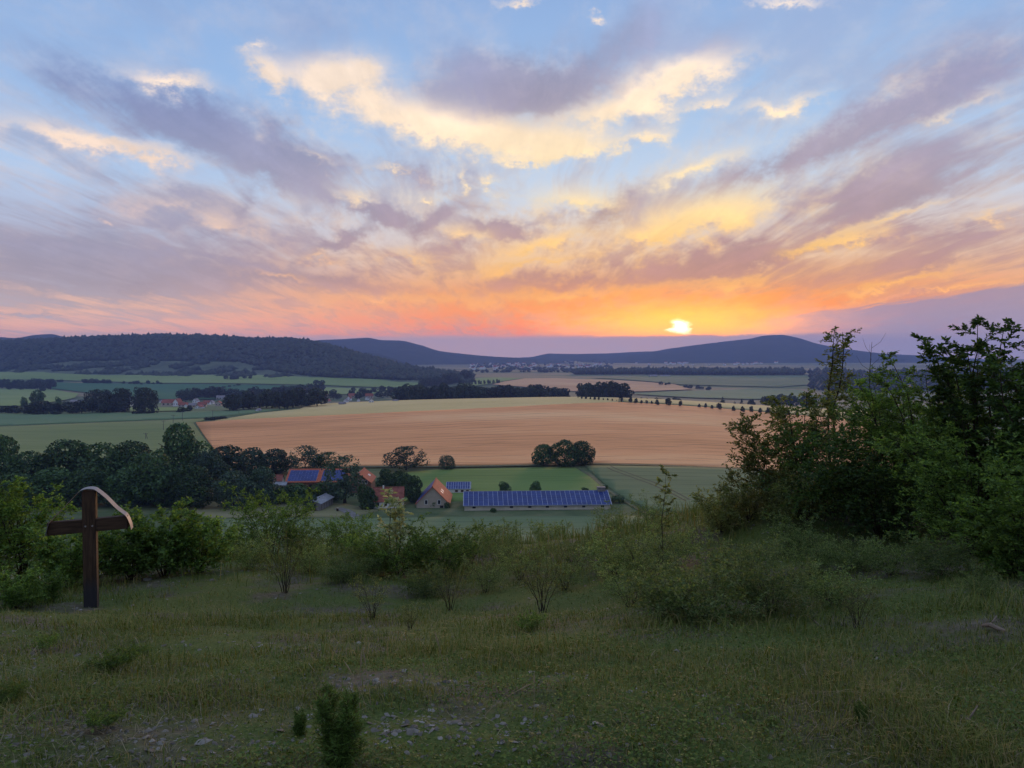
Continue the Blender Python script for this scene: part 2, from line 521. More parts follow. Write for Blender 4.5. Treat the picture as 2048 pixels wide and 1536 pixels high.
class MB:
    """collects boxes, prisms and bars into one mesh"""
    def __init__(self):
        self.v = []
        self.f = []

    def poly(self, pts, faces):
        k = len(self.v)
        self.v += [tuple(p) for p in pts]
        self.f += [tuple(i + k for i in f) for f in faces]
        return self

    def box(self, x0, x1, y0, y1, z0, z1):
        return self.poly([(x0, y0, z0), (x1, y0, z0), (x1, y1, z0), (x0, y1, z0), (x0, y0, z1), (x1, y0, z1), (x1, y1, z1), (x0, y1, z1)],
                         [(0, 3, 2, 1), (4, 5, 6, 7), (0, 1, 5, 4), (1, 2, 6, 5), (2, 3, 7, 6), (3, 0, 4, 7)])

    def slab(self, quad, t, nrm=None):
        """a plate: four corners (counter-clockwise from outside) pushed back by t along its normal"""
        q = [np.array(p, float) for p in quad]
        n = np.cross(q[1] - q[0], q[3] - q[0])
        n /= np.linalg.norm(n)
        b = [p - n * t for p in q]
        return self.poly(q + b, [(0, 1, 2, 3), (7, 6, 5, 4), (1, 0, 4, 5), (2, 1, 5, 6), (3, 2, 6, 7), (0, 3, 7, 4)])

    def tube(self, pts, rad, n=6, cap=True):
        pts = [np.array(p, float) for p in pts]
        k = len(self.v)
        for i, p in enumerate(pts):
            a = pts[min(i + 1, len(pts) - 1)] - pts[max(i - 1, 0)]
            a = a / (np.linalg.norm(a) + 1e-9)
            s = np.cross(a, (0, 0, 1.0)) if abs(a[2]) < 0.9 else np.cross(a, (1.0, 0, 0))
            s /= np.linalg.norm(s)
            t = np.cross(a, s)
            r = rad[i] if hasattr(rad, '__len__') else rad
            for j in range(n):
                an = 2 * pi * j / n
                self.v.append(tuple(p + r * (cos(an) * s + sin(an) * t)))
        for i in range(len(pts) - 1):
            for j in range(n):
                a0 = k + i * n + j
                a1 = k + i * n + (j + 1) % n
                self.f.append((a0, a1, a1 + n, a0 + n))
        if cap:
            self.f.append(tuple(k + j for j in range(n))[::-1])
            self.f.append(tuple(k + (len(pts) - 1) * n + j for j in range(n)))
        return self

    def mesh(self, name, smooth=False):
        me = bpy.data.meshes.new(name)
        me.from_pydata(self.v, [], self.f)
        if smooth:
            for p in me.polygons:
                p.use_smooth = True
        me.update()
        return me

    def build(self, name, mat, parent=None, smooth=False, **kw):
        return link(name, self.mesh(name, smooth), mat, parent, **kw)


# ------------------------------------------------------------------ materials
MATS = {}


def newmat(name):
    m = bpy.data.materials.new(name)
    m.use_nodes = True
    nt = NT(m.node_tree)
    MATS[name] = m
    return m, nt


def finish(m, nt, color, rough=0.9, bump=None, strength=0.3, dist=0.02, metallic=0.0, spec=0.2):
    b = nt.new('ShaderNodeBsdfPrincipled', {'Base Color': color, 'Roughness': rough, 'Metallic': metallic})
    b.inputs['Specular IOR Level'].default_value = spec
    if bump is not None:
        bn = nt.new('ShaderNodeBump', {'Height': bump, 'Strength': strength, 'Distance': dist})
        nt.put(b.inputs['Normal'], bn.outputs[0])
    nt.new('ShaderNodeOutputMaterial', {'Surface': b.outputs[0]})
    return m


def simple(name, col, var=0.25, scale=3.0, rough=0.85, spec=0.2, metallic=0.0, bump=0.0):
    m, nt = newmat(name)
    tcn = nt.new('ShaderNodeTexCoord')
    n = nt.noise(tcn.outputs['Object'], scale, 4.0, 0.6)
    dark = tuple(c * (1 - var) for c in col)
    lite = tuple(min(1, c * (1 + var)) for c in col)
    cc = nt.ramp(n, [(0.3, dark), (0.7, lite)])
    return finish(m, nt, cc, rough, n if bump else None, bump, 0.02, metallic, spec)


def crop(name, cols, rowdir=0.0, row=18.0, rowdark=0.55, patch=90.0, fine=1.2, rowwidth=0.06, warp=0.02):
    """a field: mottled crop with dark tram lines every `row` metres"""
    m, nt = newmat(name)
    g = nt.new('ShaderNodeNewGeometry')
    pos = g.outputs['Position']
    big = nt.noise(nt.new('ShaderNodeMapping', {'Vector': pos, 'Rotation': (0, 0, -rowdir), 'Scale': (0.35, 1.0, 1.0)}).outputs[0], 1.0 / patch, 4.0, 0.55)
    fin = nt.noise(nt.new('ShaderNodeMapping', {'Vector': pos, 'Rotation': (0, 0, -rowdir), 'Scale': (0.12, 1.0, 1.0)}).outputs[0], 1.0 / fine / 2.5, 3.0, 0.6)
    c = nt.ramp(nt.math('MULTIPLY_ADD', nt.math('SUBTRACT', fin, 0.5), 0.45, big), [(0.25 + 0.5 * i / (len(cols) - 1), q) for i, q in enumerate(cols)])
    rp = nt.new('ShaderNodeMapping', {'Vector': pos, 'Rotation': (0, 0, -rowdir)}).outputs[0]
    ry = nt.new('ShaderNodeSeparateXYZ', {0: rp}).outputs[1]
    wob = nt.noise(rp, 0.012, 2.0)
    ph = nt.math('FRACT', nt.math('MULTIPLY_ADD', wob, warp * 60, nt.math('DIVIDE', ry, row)))
    d = nt.math('ABSOLUTE', nt.math('SUBTRACT', ph, 0.5))
    ln = nt.smooth(d, rowwidth * 0.4, rowwidth, 1.0, 0.0)
    brk = nt.smooth(nt.noise(nt.new('ShaderNodeMapping', {'Vector': rp, 'Scale': (0.25, 1, 1)}).outputs[0], 0.05, 3.0), 0.38, 0.62)
    lw = nt.math('MULTIPLY', nt.math('MULTIPLY', ln, brk), rowdark)
    c = nt.mix(lw, c, tuple(0.25 * q for q in cols[0]) + (1,))
    return finish(m, nt, c, 0.95, fin, 0.6, 0.3, spec=0.05)


def ground_material():
    m, nt = newmat('hill_soil_and_far_pasture')
    g = nt.new('ShaderNodeNewGeometry')
    pos = g.outputs['Position']
    n1 = nt.noise(pos, 0.9, 5.0, 0.6)
    n2 = nt.noise(pos, 9.0, 5.0, 0.65)
    n3 = nt.noise(pos, 55.0, 3.0, 0.6)
    soil = nt.ramp(n2, [(0.25, (.045, .038, .026)), (0.5, (.085, .073, .052)), (0.75, (.14, .125, .10))])
    grass = nt.ramp(n3, [(0.3, (.040, .058, .014)), (0.55, (.070, .095, .024)), (0.75, (.11, .12, .042))])
    near = nt.mix(nt.smooth(n1, 0.47, 0.62), grass, soil)
    v = nt.new('ShaderNodeTexVoronoi', {'Vector': nt.new('ShaderNodeMapping', {'Vector': pos, 'Rotation': (0, 0, .5), 'Scale': (0.5, 1.25, 1)}).outputs[0], 'Scale': 0.0035, 'Randomness': 0.8})
    vs = nt.new('ShaderNodeSeparateColor', {0: v.outputs['Color']}).outputs[0]
    far = nt.ramp(vs, [(0.0, (.075, .105, .055)), (0.3, (.10, .14, .06)), (0.5, (.16, .17, .09)), (0.7, (.07, .10, .06)), (0.85, (.24, .19, .11)), (1.0, (.12, .14, .08))], 'CONSTANT')
    farm = nt.mix(0.25, far, nt.ramp(nt.noise(pos, 0.02, 4.0), [(0.3, (.06, .08, .04)), (0.7, (.18, .18, .10))]))
    mid = nt.ramp(nt.noise(pos, 0.08, 5.0, 0.65), [(0.3, (.05, .075, .032)), (0.5, (.085, .11, .05)), (0.7, (.15, .15, .08))])
    d = nt.vmath('LENGTH', pos)
    d = g.outputs['Position']
    ln = nt.new('ShaderNodeVectorMath', {0: pos})
    ln.operation = 'LENGTH'
    dist = ln.outputs['Value']
    c = nt.mix(nt.smooth(dist, 35.0, 110.0), near, mid)
    c = nt.mix(nt.smooth(dist, 900.0, 1000.0), c, farm)
    return finish(m, nt, c, 0.95, n2, 0.5, 0.05, spec=0.1)


# ------------------------------------------------------------------ ground sheet
def build_ground():
    th = np.concatenate([np.linspace(-pi, -radians(42), 44, endpoint=False), np.linspace(-radians(42), radians(42), 520, endpoint=False),
                         np.linspace(radians(42), pi, 44, endpoint=False)])
    R = np.concatenate([np.linspace(0.25, 2.2, 10), np.exp(np.linspace(math.log(2.4), math.log(30), 150)), np.exp(np.linspace(math.log(31), math.log(12400), 190))])
    T, RR = np.meshgrid(th, R, indexing='ij')
    x = RR * np.sin(T)
    y = RR * np.cos(T)
    z = hgt(x, y)
    nt_, nr = T.shape
    V = np.stack([x, y, z], -1).reshape(-1, 3)
    V = np.vstack([V, [[0, 0, hz(0, 0.01)]]])
    i = np.arange(nt_)
    i2 = (i + 1) % nt_
    j = np.arange(nr - 1)
    a = (i[:, None] * nr + j[None]).ravel()
    b = (i2[:, None] * nr + j[None]).ravel()
    Q = np.stack([a, a + 1, b + 1, b], -1)
    c = len(V) - 1
    T3 = np.stack([np.full(nt_, c), i * nr, i2 * nr], -1)
    me = mesh_np('ground', V, [Q, T3], True)
    tag(link('ground', me, ground_material()), kind='structure')


build_ground()


# ------------------------------------------------------------------ fields laid on the terrain
from mathutils import Vector
from mathutils.geometry import delaunay_2d_cdt


def sheet(name, pts, mat, lift, n=26, kind='structure', skirt=True, **kw):
    """a crop sheet: polygon of ground points, filled with a grid that follows the terrain, raised by the crop's height"""
    P2 = [(p[0], p[1]) for p in pts]
    # subdivide the outline
    out = []
    for (a, b) in zip(P2, P2[1:] + P2[:1]):
        L = math.hypot(b[0] - a[0], b[1] - a[1])
        k = max(1, int(L / (0.035 * 0.5 * (a[1] + b[1]))))
        for q in range(k):
            t = q / k
            out.append((a[0] + (b[0] - a[0]) * t, a[1] + (b[1] - a[1]) * t))
    pu = [(x / y, math.log(y)) for x, y in out]
    us = [p[0] for p in pu]
    ls = [p[1] for p in pu]
    nu = max(4, int((max(us) - min(us)) / 0.02))
    nl = max(4, int((max(ls) - min(ls)) / 0.025))
    grid = [(u, l) for u in np.linspace(min(us), max(us), nu + 1) for l in np.linspace(min(ls), max(ls), nl + 1)]
    V2 = [Vector(p) for p in pu] + [Vector(p) for p in grid]
    edges = [(i, (i + 1) % len(pu)) for i in range(len(pu))]
    r = delaunay_2d_cdt(V2, edges, [list(range(len(pu)))], 1, 1e-7)
    vo, fo = r[0], r[2]
    X = np.array([(v[0] * math.exp(v[1]), math.exp(v[1])) for v in vo])
    Z = hgt(X[:, 0], X[:, 1]) + lift
    V = np.column_stack([X, Z])
    tri = [f for f in fo if len(f) == 3]
    oth = [f for f in fo if len(f) == 4]
    T = np.array(tri, dtype=int).reshape(-1, 3)
    # wind upwards
    a, b, c = V[T[:, 0]], V[T[:, 1]], V[T[:, 2]]
    flip = ((b - a)[:, 0] * (c - a)[:, 1] - (b - a)[:, 1] * (c - a)[:, 0]) < 0
    T[flip] = T[flip][:, ::-1]
    faces = [T]
    if skirt:
        # vertical crop edge all round
        from collections import Counter
        ed = Counter()
        dirs = {}
        for t in T:
            for q in range(3):
                e = (int(t[q]), int(t[(q + 1) % 3]))
                ed[tuple(sorted(e))] += 1
                dirs[tuple(sorted(e))] = e
        be = [dirs[e] for e, k in ed.items() if k == 1]
        vs = sorted({i for e in be for i in e})
        mp = {v: len(V) + i for i, v in enumerate(vs)}
        low = V[vs].copy()
        low[:, 2] -= lift + 0.5
        V = np.vstack([V, low])
        faces.append(np.array([(b_, a_, mp[a_], mp[b_]) for a_, b_ in be], dtype=int))
    me = mesh_np(name, V, faces, False)
    o = link(name, me, mat)
    tag(o, kind=kind, **kw)
    return o


def strip(name, pts, wid, mat, lift, kind='structure', **kw):
    P3 = [np.array(p[:2]) for p in pts]
    q = []
    for a, b in zip(P3[:-1], P3[1:]):
        k = max(1, int(np.linalg.norm(b - a) / max(0.4, 0.02 * a[1])))
        q += [a + (b - a) * t / k for t in range(k)]
    q.append(P3[-1])
    V = []
    for i, p in enumerate(q):
        d = q[min(i + 1, len(q) - 1)] - q[max(i - 1, 0)]
        d = d / (np.linalg.norm(d) + 1e-9)
        nn = np.array([-d[1], d[0]])
        for s in (-1, 1):
            e = p + nn * s * wid / 2
            V.append((e[0], e[1], hz(e[0], e[1]) + lift))
    f = np.array([(2 * i, 2 * i + 1, 2 * i + 3, 2 * i + 2) for i in range(len(q) - 1)])
    me = mesh_np(name, V, f[:, ::-1])
    return tag(link(name, me, mat), kind=kind, **kw)


def poly(*pts):
    """picture points on the ground; a point written (px, D, 'd') is given by its distance instead"""
    return [PD(p[0], p[1]) if len(p) == 3 else G(p[0], p[1], 40.0) for p in pts]


m_wheat = crop('ripe_wheat', [(.46, .205, .085), (.69, .315, .14), (.76, .44, .22)], 0.16, 17.0, 0.6, 120.0, 1.5, 0.07, 0.05)
m_barley = crop('pale_barley', [(.46, .34, .14), (.58, .43, .19), (.64, .48, .24)], 0.12, 15.0, 0.35, 130.0, 2.0, 0.05)
m_meadow = crop('bright_meadow', [(.10, .16, .045), (.135, .20, .06), (.17, .235, .075)], 0.1, 6.0, 0.15, 40.0, 1.5, 0.1)
m_rye = crop('grey_green_rye', [(.10, .14, .07), (.135, .175, .088), (.17, .20, .105)], -0.05, 11.0, 0.45, 60.0, 1.5, 0.08)
m_olive = crop('olive_crop', [(.14, .18, .07), (.20, .22, .09), (.26, .25, .11)], 0.1, 14.0, 0.4, 110.0, 1.5, 0.06)
m_teal = crop('blue_green_crop', [(.105, .165, .085), (.135, .195, .10), (.165, .215, .115)], 0.08, 20.0, 0.2, 120.0, 2.0, 0.05)
m_maize = crop('dark_green_maize', [(.05, .12, .06), (.065, .14, .07), (.08, .155, .075)], 0.3, 30.0, 0.1, 160.0, 4.0, 0.05)
m_lime = crop('light_green_crop', [(.15, .21, .07), (.20, .255, .09), (.24, .28, .11)], 0.3, 30.0, 0.15, 160.0, 4.0, 0.05)
m_dry = crop('dry_meadow', [(.13, .14, .07), (.19, .18, .095), (.26, .23, .13)], 0.4, 9.0, 0.1, 25.0, 1.5, 0.1)
m_stubble = crop('far_wheat', [(.42, .24, .13), (.52, .30, .165), (.58, .36, .20)], 0.2, 40.0, 0.2, 200.0, 5.0, 0.05)

WHEAT_FAR = [(470, 841), (512, 839), (640, 833), (762, 827.5), (900, 821), (1024, 815), (1150, 808.5), (1240, 806), (1300, 808.5), (1400, 815), (1500, 823), (1600, 832), (1760, 845)]
sheet('wheat_field', poly((392, 846), *WHEAT_FAR, (1800, 960), (1560, 942), (1430, 936), (1190, 928), (1070, 930), (900, 932), (700, 933), (480, 938), (430, 900)), m_wheat, 0.8)
sheet('barley_field', poly((430, 842), (520, 827), (600, 819), (620, 940, 'd'), (800, 950, 'd'), (1000, 950, 'd'), (1150, 950, 'd'), (1238, 945, 'd'), (1236, 806.5), (1150, 810), (1024, 816.5), (900, 822.5), (762, 829), (640, 834.5), (512, 840.5), (470, 842.5)), m_barley, 0.75)
sheet('crest_barley_field', poly((1246, 945, 'd'), (1300, 955, 'd'), (1420, 960, 'd'), (1560, 960, 'd'), (1800, 960, 'd'), (1780, 843), (1602, 829), (1500, 820), (1402, 812), (1300, 805.5), (1248, 803.5)), m_barley, 0.75)
sheet('blue_green_field', poly((-260, 829), (0, 827), (200, 826), (360, 824), (520, 820), (570, 818.5), (470, 830), (400, 836), (300, 840), (150, 846), (-260, 860)), m_teal, 0.6)
sheet('olive_field', poly((-260, 864), (150, 848.5), (300, 842.5), (400, 838.5), (420, 838), (386, 846), (425, 900), (470, 940), (300, 975), (-260, 985)), m_olive, 0.6)
sheet('bright_meadow', poly((770, 948), (900, 938), (1070, 935.5), (1158, 934), (1185, 955), (1206, 972), (1210, 990), (1100, 999), (1000, 1001), (900, 1003), (790, 1003)), m_meadow, 0.2)
sheet('rye_field', poly((1170, 933), (1300, 935), (1430, 939), (1560, 945), (1800, 962), (1800, 1040), (1560, 1040), (1400, 1032), (1300, 1022), (1250, 1000), (1216, 975), (1192, 953)), m_rye, 0.7)
sheet('front_crop_field', poly((430, 1041), (700, 1040), (900, 1036), (1290, 1034), (1420, 1046), (1560, 1060), (1560, 1110), (1000, 1112), (430, 1112)), m_rye, 0.5)
strip('grass_bank', poly((700, 936), (900, 935.5), (1070, 932.5), (1190, 930), (1300, 932.5), (1430, 938), (1560, 944)), 4.5, simple('rough_bank_grass', (.055, .07, .03), .5, .25), 0.7)
sheet('dry_meadow', poly((380, 1004), (560, 1001), (690, 1008), (760, 1022), (700, 1034), (430, 1036), (380, 1040)), m_dry, 0.15)
# distant fields of the valley
sheet('slope_crop_field', poly((-300, 743), (0, 742), (100, 747), (210, 752), (330, 750), (480, 751), (640, 751), (780, 760), (880, 768), (840, 776), (640, 771), (480, 768), (300, 767), (210, 764), (100, 761), (-300, 760)), m_lime, 2.0, skirt=False)
sheet('maize_field', poly((-300, 764), (60, 765), (200, 768), (340, 769.5), (480, 770.5), (640, 774), (600, 792), (420, 800), (300, 800), (170, 786), (90, 776), (-300, 768)), m_maize, 2.0, skirt=False)
sheet('hillside_crop_field', poly((-300, 775), (0, 779), (60, 779.5), (110, 781), (158, 789), (150, 797), (40, 814), (-300, 816)), m_lime, 2.0, skirt=False)
sheet('roadside_meadow', poly((190, 820), (250, 816.5), (370, 816), (385, 821.5), (300, 824.5), (190, 825)), m_lime, 1.0, skirt=False)
sheet('valley_pasture', poly((650, 776), (800, 779), (860, 777), (880, 782), (800, 790), (690, 790), (620, 790)), m_lime, 2.0, skirt=False)
sheet('far_wheat_field', poly((985, 770), (1010, 764), (1050, 758), (1110, 757.5), (1160, 759.5), (1290, 765), (1350, 770), (1385, 780), (1300, 784), (1200, 786), (1130, 783), (1060, 776)), m_stubble, 2.0, skirt=False)
sheet('avenue_crop_field', poly((918, 763), (960, 757), (1000, 756), (1045, 757.5), (1005, 764), (980, 769), (940, 774), (920, 772)), m_lime, 2.0, skirt=False)
sheet('far_green_field', poly((1180, 757), (1300, 753), (1500, 752), (1610, 752), (1650, 768), (1560, 775), (1400, 771), (1360, 770), (1300, 764)), m_rye, 2.0, skirt=False)
sheet('valley_green_field', poly((1260, 789), (1390, 783), (1500, 779), (1600, 781), (1650, 800), (1500, 800), (1390, 797)), m_teal, 2.0, skirt=False)

# wheel tracks in the rye
m_rut = simple('flattened_dark_straw', (.20, .12, .065), 0.45, 0.3)
m_track = simple('bare_wheel_track', (.022, .03, .02), 0.3, 0.5)


TR = [(1214, 938), (1226, 944), (1245, 951), (1275, 962), (1300, 971), (1330, 984), (1350, 994), (1372, 1006)]
strip('wheel_track', poly(*TR), 0.7, m_track, 0.74)
strip('wheel_track', poly(*[(a + 7, b - 3.2) for a, b in TR]), 0.7, m_track, 0.74)
strip('field_edge_path', poly((1150, 933), (1186, 955), (1210, 976), (1240, 996), (1280, 1020), (1300, 1030)), 2.2, simple('edge_grass', (.07, .09, .045), 0.4, 0.4), 0.25)
for ln in ([(640, 917), (760, 911), (900, 906)], [(850, 903), (930, 897), (1010, 886)], [(1200, 903), (1340, 896), (1480, 887)], [(1190, 884), (1310, 876), (1450, 864)],
           [(420, 884), (560, 879), (780, 872)], [(470, 905), (600, 901), (700, 897)], [(930, 917), (1050, 913)], [(1250, 922), (1420, 925)], [(700, 850), (900, 846), (1080, 838)]):
    strip('wheel_track', poly(*ln), 0.55, m_rut, 0.83)
m_gravel_path = simple('pale_gravel_path', (.15, .14, .14), 0.3, 0.8)
strip('gravel_path', poly((676, 1018), (690, 1022), (704, 1030), (716, 1040)), 3.4, m_gravel_path, 0.3)


# ------------------------------------------------------------------ far hills
def forest_mat(name, cols, scale):
    m, nt = newmat(name)
    g = nt.new('ShaderNodeNewGeometry')
    n = nt.noise(g.outputs['Position'], scale, 5.0, 0.7)
    c = nt.ramp(n, [(0.3, cols[0]), (0.5, cols[1]), (0.72, cols[2])])
    return finish(m, nt, c, 1.0, n, 0.8, 12.0, spec=0.0)


m_forest = forest_mat('forested_hillside', [(.012, .022, .014), (.022, .036, .02), (.038, .055, .03)], 0.02)
m_forest_far = forest_mat('far_forest', [(.022, .032, .022), (.03, .042, .028), (.045, .06, .04)], 0.008)


def hill(name, ridge, D, depth, foot_py=None, mat=None, rough=1.0, back=900.0, nseg=160, prof=1.0, seed=0, jag=0.0):
    """a ridge: crest line given by picture points at distance D (number or list), falling forwards and backwards"""
    px = np.array([p[0] for p in ridge], float)
    py = np.array([p[1] for p in ridge], float)
    Ds = np.array(D, float) if hasattr(D, '__len__') else np.full(len(px), float(D))
    xs = np.linspace(px[0], px[-1], nseg)
    ys = pchip(px, py, xs)
    dd = np.interp(xs, px, Ds)
    V = []
    rows = np.concatenate([np.linspace(0, 1, 22), 1 + np.linspace(0.12, 1, 6)])
    Zr = np.array([pxy_to_z(d, y) for d, y in zip(dd, ys)])
    for r in rows:
        if r <= 1:
            d = dd - depth * (1 - r)
            x = (xs - 1024) / F * d
            zb = hgt(x, d) - 6
            k = 0.5 - 0.5 * np.cos(pi * r ** prof)
            z = zb * (1 - k) + Zr * k
        else:
            d = dd + back * (r - 1)
            x = (xs - 1024) / F * d
            k = 0.5 + 0.5 * np.cos(pi * (r - 1))
            zb = hgt(x, d) - 6
            z = zb * (1 - k) + Zr * k
        z = z + rough * 14 * fbm(x / 220.0, d / 220.0, 4, seed) * min(1.0, 4 * r) * (1 if r < 0.99 else 0.35)
        if jag:
            z = z + jag * fbm(x / 14.0, d / 14.0, 2, seed + 5)
        V.append(np.column_stack([x, d, z]))
    n = nseg
    V = np.vstack(V)
    j = np.arange(len(rows) - 1)[:, None] * n + np.arange(n - 1)[None]
    j = j.ravel()
    Q = np.stack([j, j + 1, j + n + 1, j + n], -1)
    me = mesh_np(name, V, Q, True)
    return tag(link(name, me, mat), kind='structure')


LEFT_RIDGE = [(-420, 694), (-200, 690), (0, 685), (75, 682), (225, 677), (340, 674), (420, 675), (512, 680), (590, 681), (640, 689), (700, 704), (770, 723), (830, 739), (900, 748), (945, 752)]
LEFT_D = [3500, 3450, 3400, 3400, 3350, 3300, 3300, 3250, 3200, 3150, 3050, 2950, 2850, 2750, 2700]
hill('forested_hill', LEFT_RIDGE, LEFT_D, 850, mat=m_forest, seed=4, prof=1.05)
hill('distant_hill', [(-420, 690), (-200, 684), (0, 674), (30, 676), (70, 670), (105, 668), (128, 673), (160, 677), (195, 673), (235, 679), (330, 690)], 6200, 900, mat=m_forest_far, seed=6, rough=.6)
hill('distant_hill', [(290, 682), (320, 676), (345, 671.5), (372, 674), (410, 681), (470, 690)], 6000, 700, mat=m_forest_far, seed=8, rough=.4)
hill('distant_hill', [(560, 690), (600, 685), (640, 681), (690, 678), (735, 675.5), (762, 680), (800, 681), (840, 690), (880, 702), (930, 708), (1000, 714), (1080, 718), (1150, 726)], 7200, 1500, mat=m_forest_far, seed=10, rough=.8)
hill('wooded_spur', [(640, 716), (700, 709), (735, 705), (790, 718), (830, 731), (880, 740)], 5200, 700, mat=m_forest_far, seed=12, rough=.5)
hill('distant_hill', [(930, 726), (970, 719), (1010, 716), (1060, 714), (1100, 707), (1150, 708), (1200, 707), (1250, 705), (1300, 703), (1340, 703), (1400, 706), (1500, 716)], 8800, 1800, mat=m_forest_far, seed=14, rough=.8)
hill('dome_hill', [(1160, 720), (1250, 712), (1300, 704), (1350, 696), (1400, 689), (1450, 683), (1500, 677), (1530, 671), (1560, 669.5), (1590, 675), (1640, 689), (1700, 699), (1780, 708), (1880, 713), (1960, 718), (2100, 724), (2300, 736), (2600, 744)], 8000, 1900, mat=m_forest_far, seed=16, rough=.8)

# ------------------------------------------------------------------ air
m_haze = bpy.data.materials.new('pale_haze')
m_haze.use_nodes = True
hz_nt = NT(m_haze.node_tree)
pv = hz_nt.new('ShaderNodeVolumePrincipled')
pv.inputs['Color'].default_value = (0.27, 0.39, 0.86, 1)
pv.inputs['Density'].default_value = 9.0e-5
pv.inputs['Anisotropy'].default_value = 0.25
hz_nt.new('ShaderNodeOutputMaterial', {'Volume': pv.outputs[0]})
hb = MB().box(-12900, 12900, -12900, 12900, -140, 285).build('haze', m_haze)
tag(hb, kind='stuff')


# ------------------------------------------------------------------ foliage
def leaf_mat(name, cols, trans=0.25, rough=0.7, objvar=0.32):
    m, nt = newmat(name)
    g = nt.new('ShaderNodeNewGeometry')
    oi = nt.new('ShaderNodeObjectInfo')
    c = nt.ramp(g.outputs['Random Per Island'], [(i / (len(cols) - 1), q) for i, q in enumerate(cols)])
    k = nt.math('MULTIPLY_ADD', oi.outputs['Random'], objvar * 2, 1 - objvar)
    c = nt.vmath('SCALE', c, scale=k)
    b = nt.new('ShaderNodeBsdfPrincipled', {'Base Color': c, 'Roughness': rough})
    b.inputs['Specular IOR Level'].default_value = 0.25
    sh = b.outputs[0]
    if trans:
        t = nt.new('ShaderNodeBsdfTranslucent', {'Color': nt.vmath('MULTIPLY', c, (1.9, 1.75, 0.7))})
        mx = nt.new('ShaderNodeMixShader', {0: trans, 1: b.outputs[0], 2: t.outputs[0]})
        sh = mx.outputs[0]
    nt.new('ShaderNodeOutputMaterial', {'Surface': sh})
    return m


m_bark = simple('grey_brown_bark', (.045, .036, .028), 0.4, 14.0, 0.95, 0.1, bump=0.6)
m_twig = simple('dark_twig', (.040, .030, .022), 0.3, 30.0, 0.9, 0.1)
m_crown = leaf_mat('dark_tree_leaves', [(0.016, 0.041, 0.015), (0.032, 0.069, 0.023), (0.048, 0.098, 0.03), (0.075, 0.132, 0.041)], 0.12)
m_crown_blue = leaf_mat('bluish_tree_leaves', [(.016, .036, .024), (.030, .058, .036), (.045, .080, .048), (.065, .105, .06)], 0.12)
m_crown_far = leaf_mat('far_tree_leaves', [(.012, .022, .014), (.022, .036, .020), (.034, .052, .028)], 0.0)
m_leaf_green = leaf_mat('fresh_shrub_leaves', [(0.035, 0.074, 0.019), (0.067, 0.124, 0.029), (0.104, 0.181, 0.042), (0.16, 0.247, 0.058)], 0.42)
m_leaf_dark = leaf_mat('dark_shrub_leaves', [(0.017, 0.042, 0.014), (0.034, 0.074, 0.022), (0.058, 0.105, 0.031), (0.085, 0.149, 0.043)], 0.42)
m_leaf_olive = leaf_mat('olive_shrub_leaves', [(0.051, 0.069, 0.026), (0.08, 0.104, 0.038), (0.123, 0.152, 0.058), (0.174, 0.198, 0.08)], 0.42)
m_leaf_pale = leaf_mat('pale_sapling_leaves', [(.16, .21, .12), (.24, .29, .18), (.32, .37, .25), (.42, .46, .34)], 0.40)
m_leaf_rose = leaf_mat('thin_rose_leaves', [(.055, .10, .034), (.09, .145, .05), (.135, .19, .07), (.19, .235, .10)], 0.42)
m_needle = leaf_mat('juniper_needles', [(.034, .070, .012), (.058, .11, .018), (.09, .15, .028)], 0.2)


def unit(v):
    return v / (np.linalg.norm(v, axis=-1, keepdims=True) + 1e-9)


def leaf_cards(C, dirs, nrm, L, Wd, fold=0.0):
    """diamond leaves: base at C, pointing along dirs, facing nrm"""
    n = len(C)
    dirs = unit(dirs)
    side = unit(np.cross(dirs, nrm))
    up = np.cross(side, dirs)
    L = np.asarray(L).reshape(-1, 1) * np.ones((n, 1))
    Wd = np.asarray(Wd).reshape(-1, 1) * np.ones((n, 1))
    v0 = C
    v1 = C + dirs * L * 0.45 + side * Wd * 0.5 + up * L * fold
    v2 = C + dirs * L
    v3 = C + dirs * L * 0.45 - side * Wd * 0.5 + up * L * fold
    V = np.stack([v0, v1, v2, v3], 1).reshape(-1, 3)
    i = np.arange(n)[:, None] * 4
    if fold:
        T = np.concatenate([i + np.array([[0, 1, 2]]), i + np.array([[0, 2, 3]])])
        return V, T
    return V, i + np.array([[0, 1, 2, 3]])


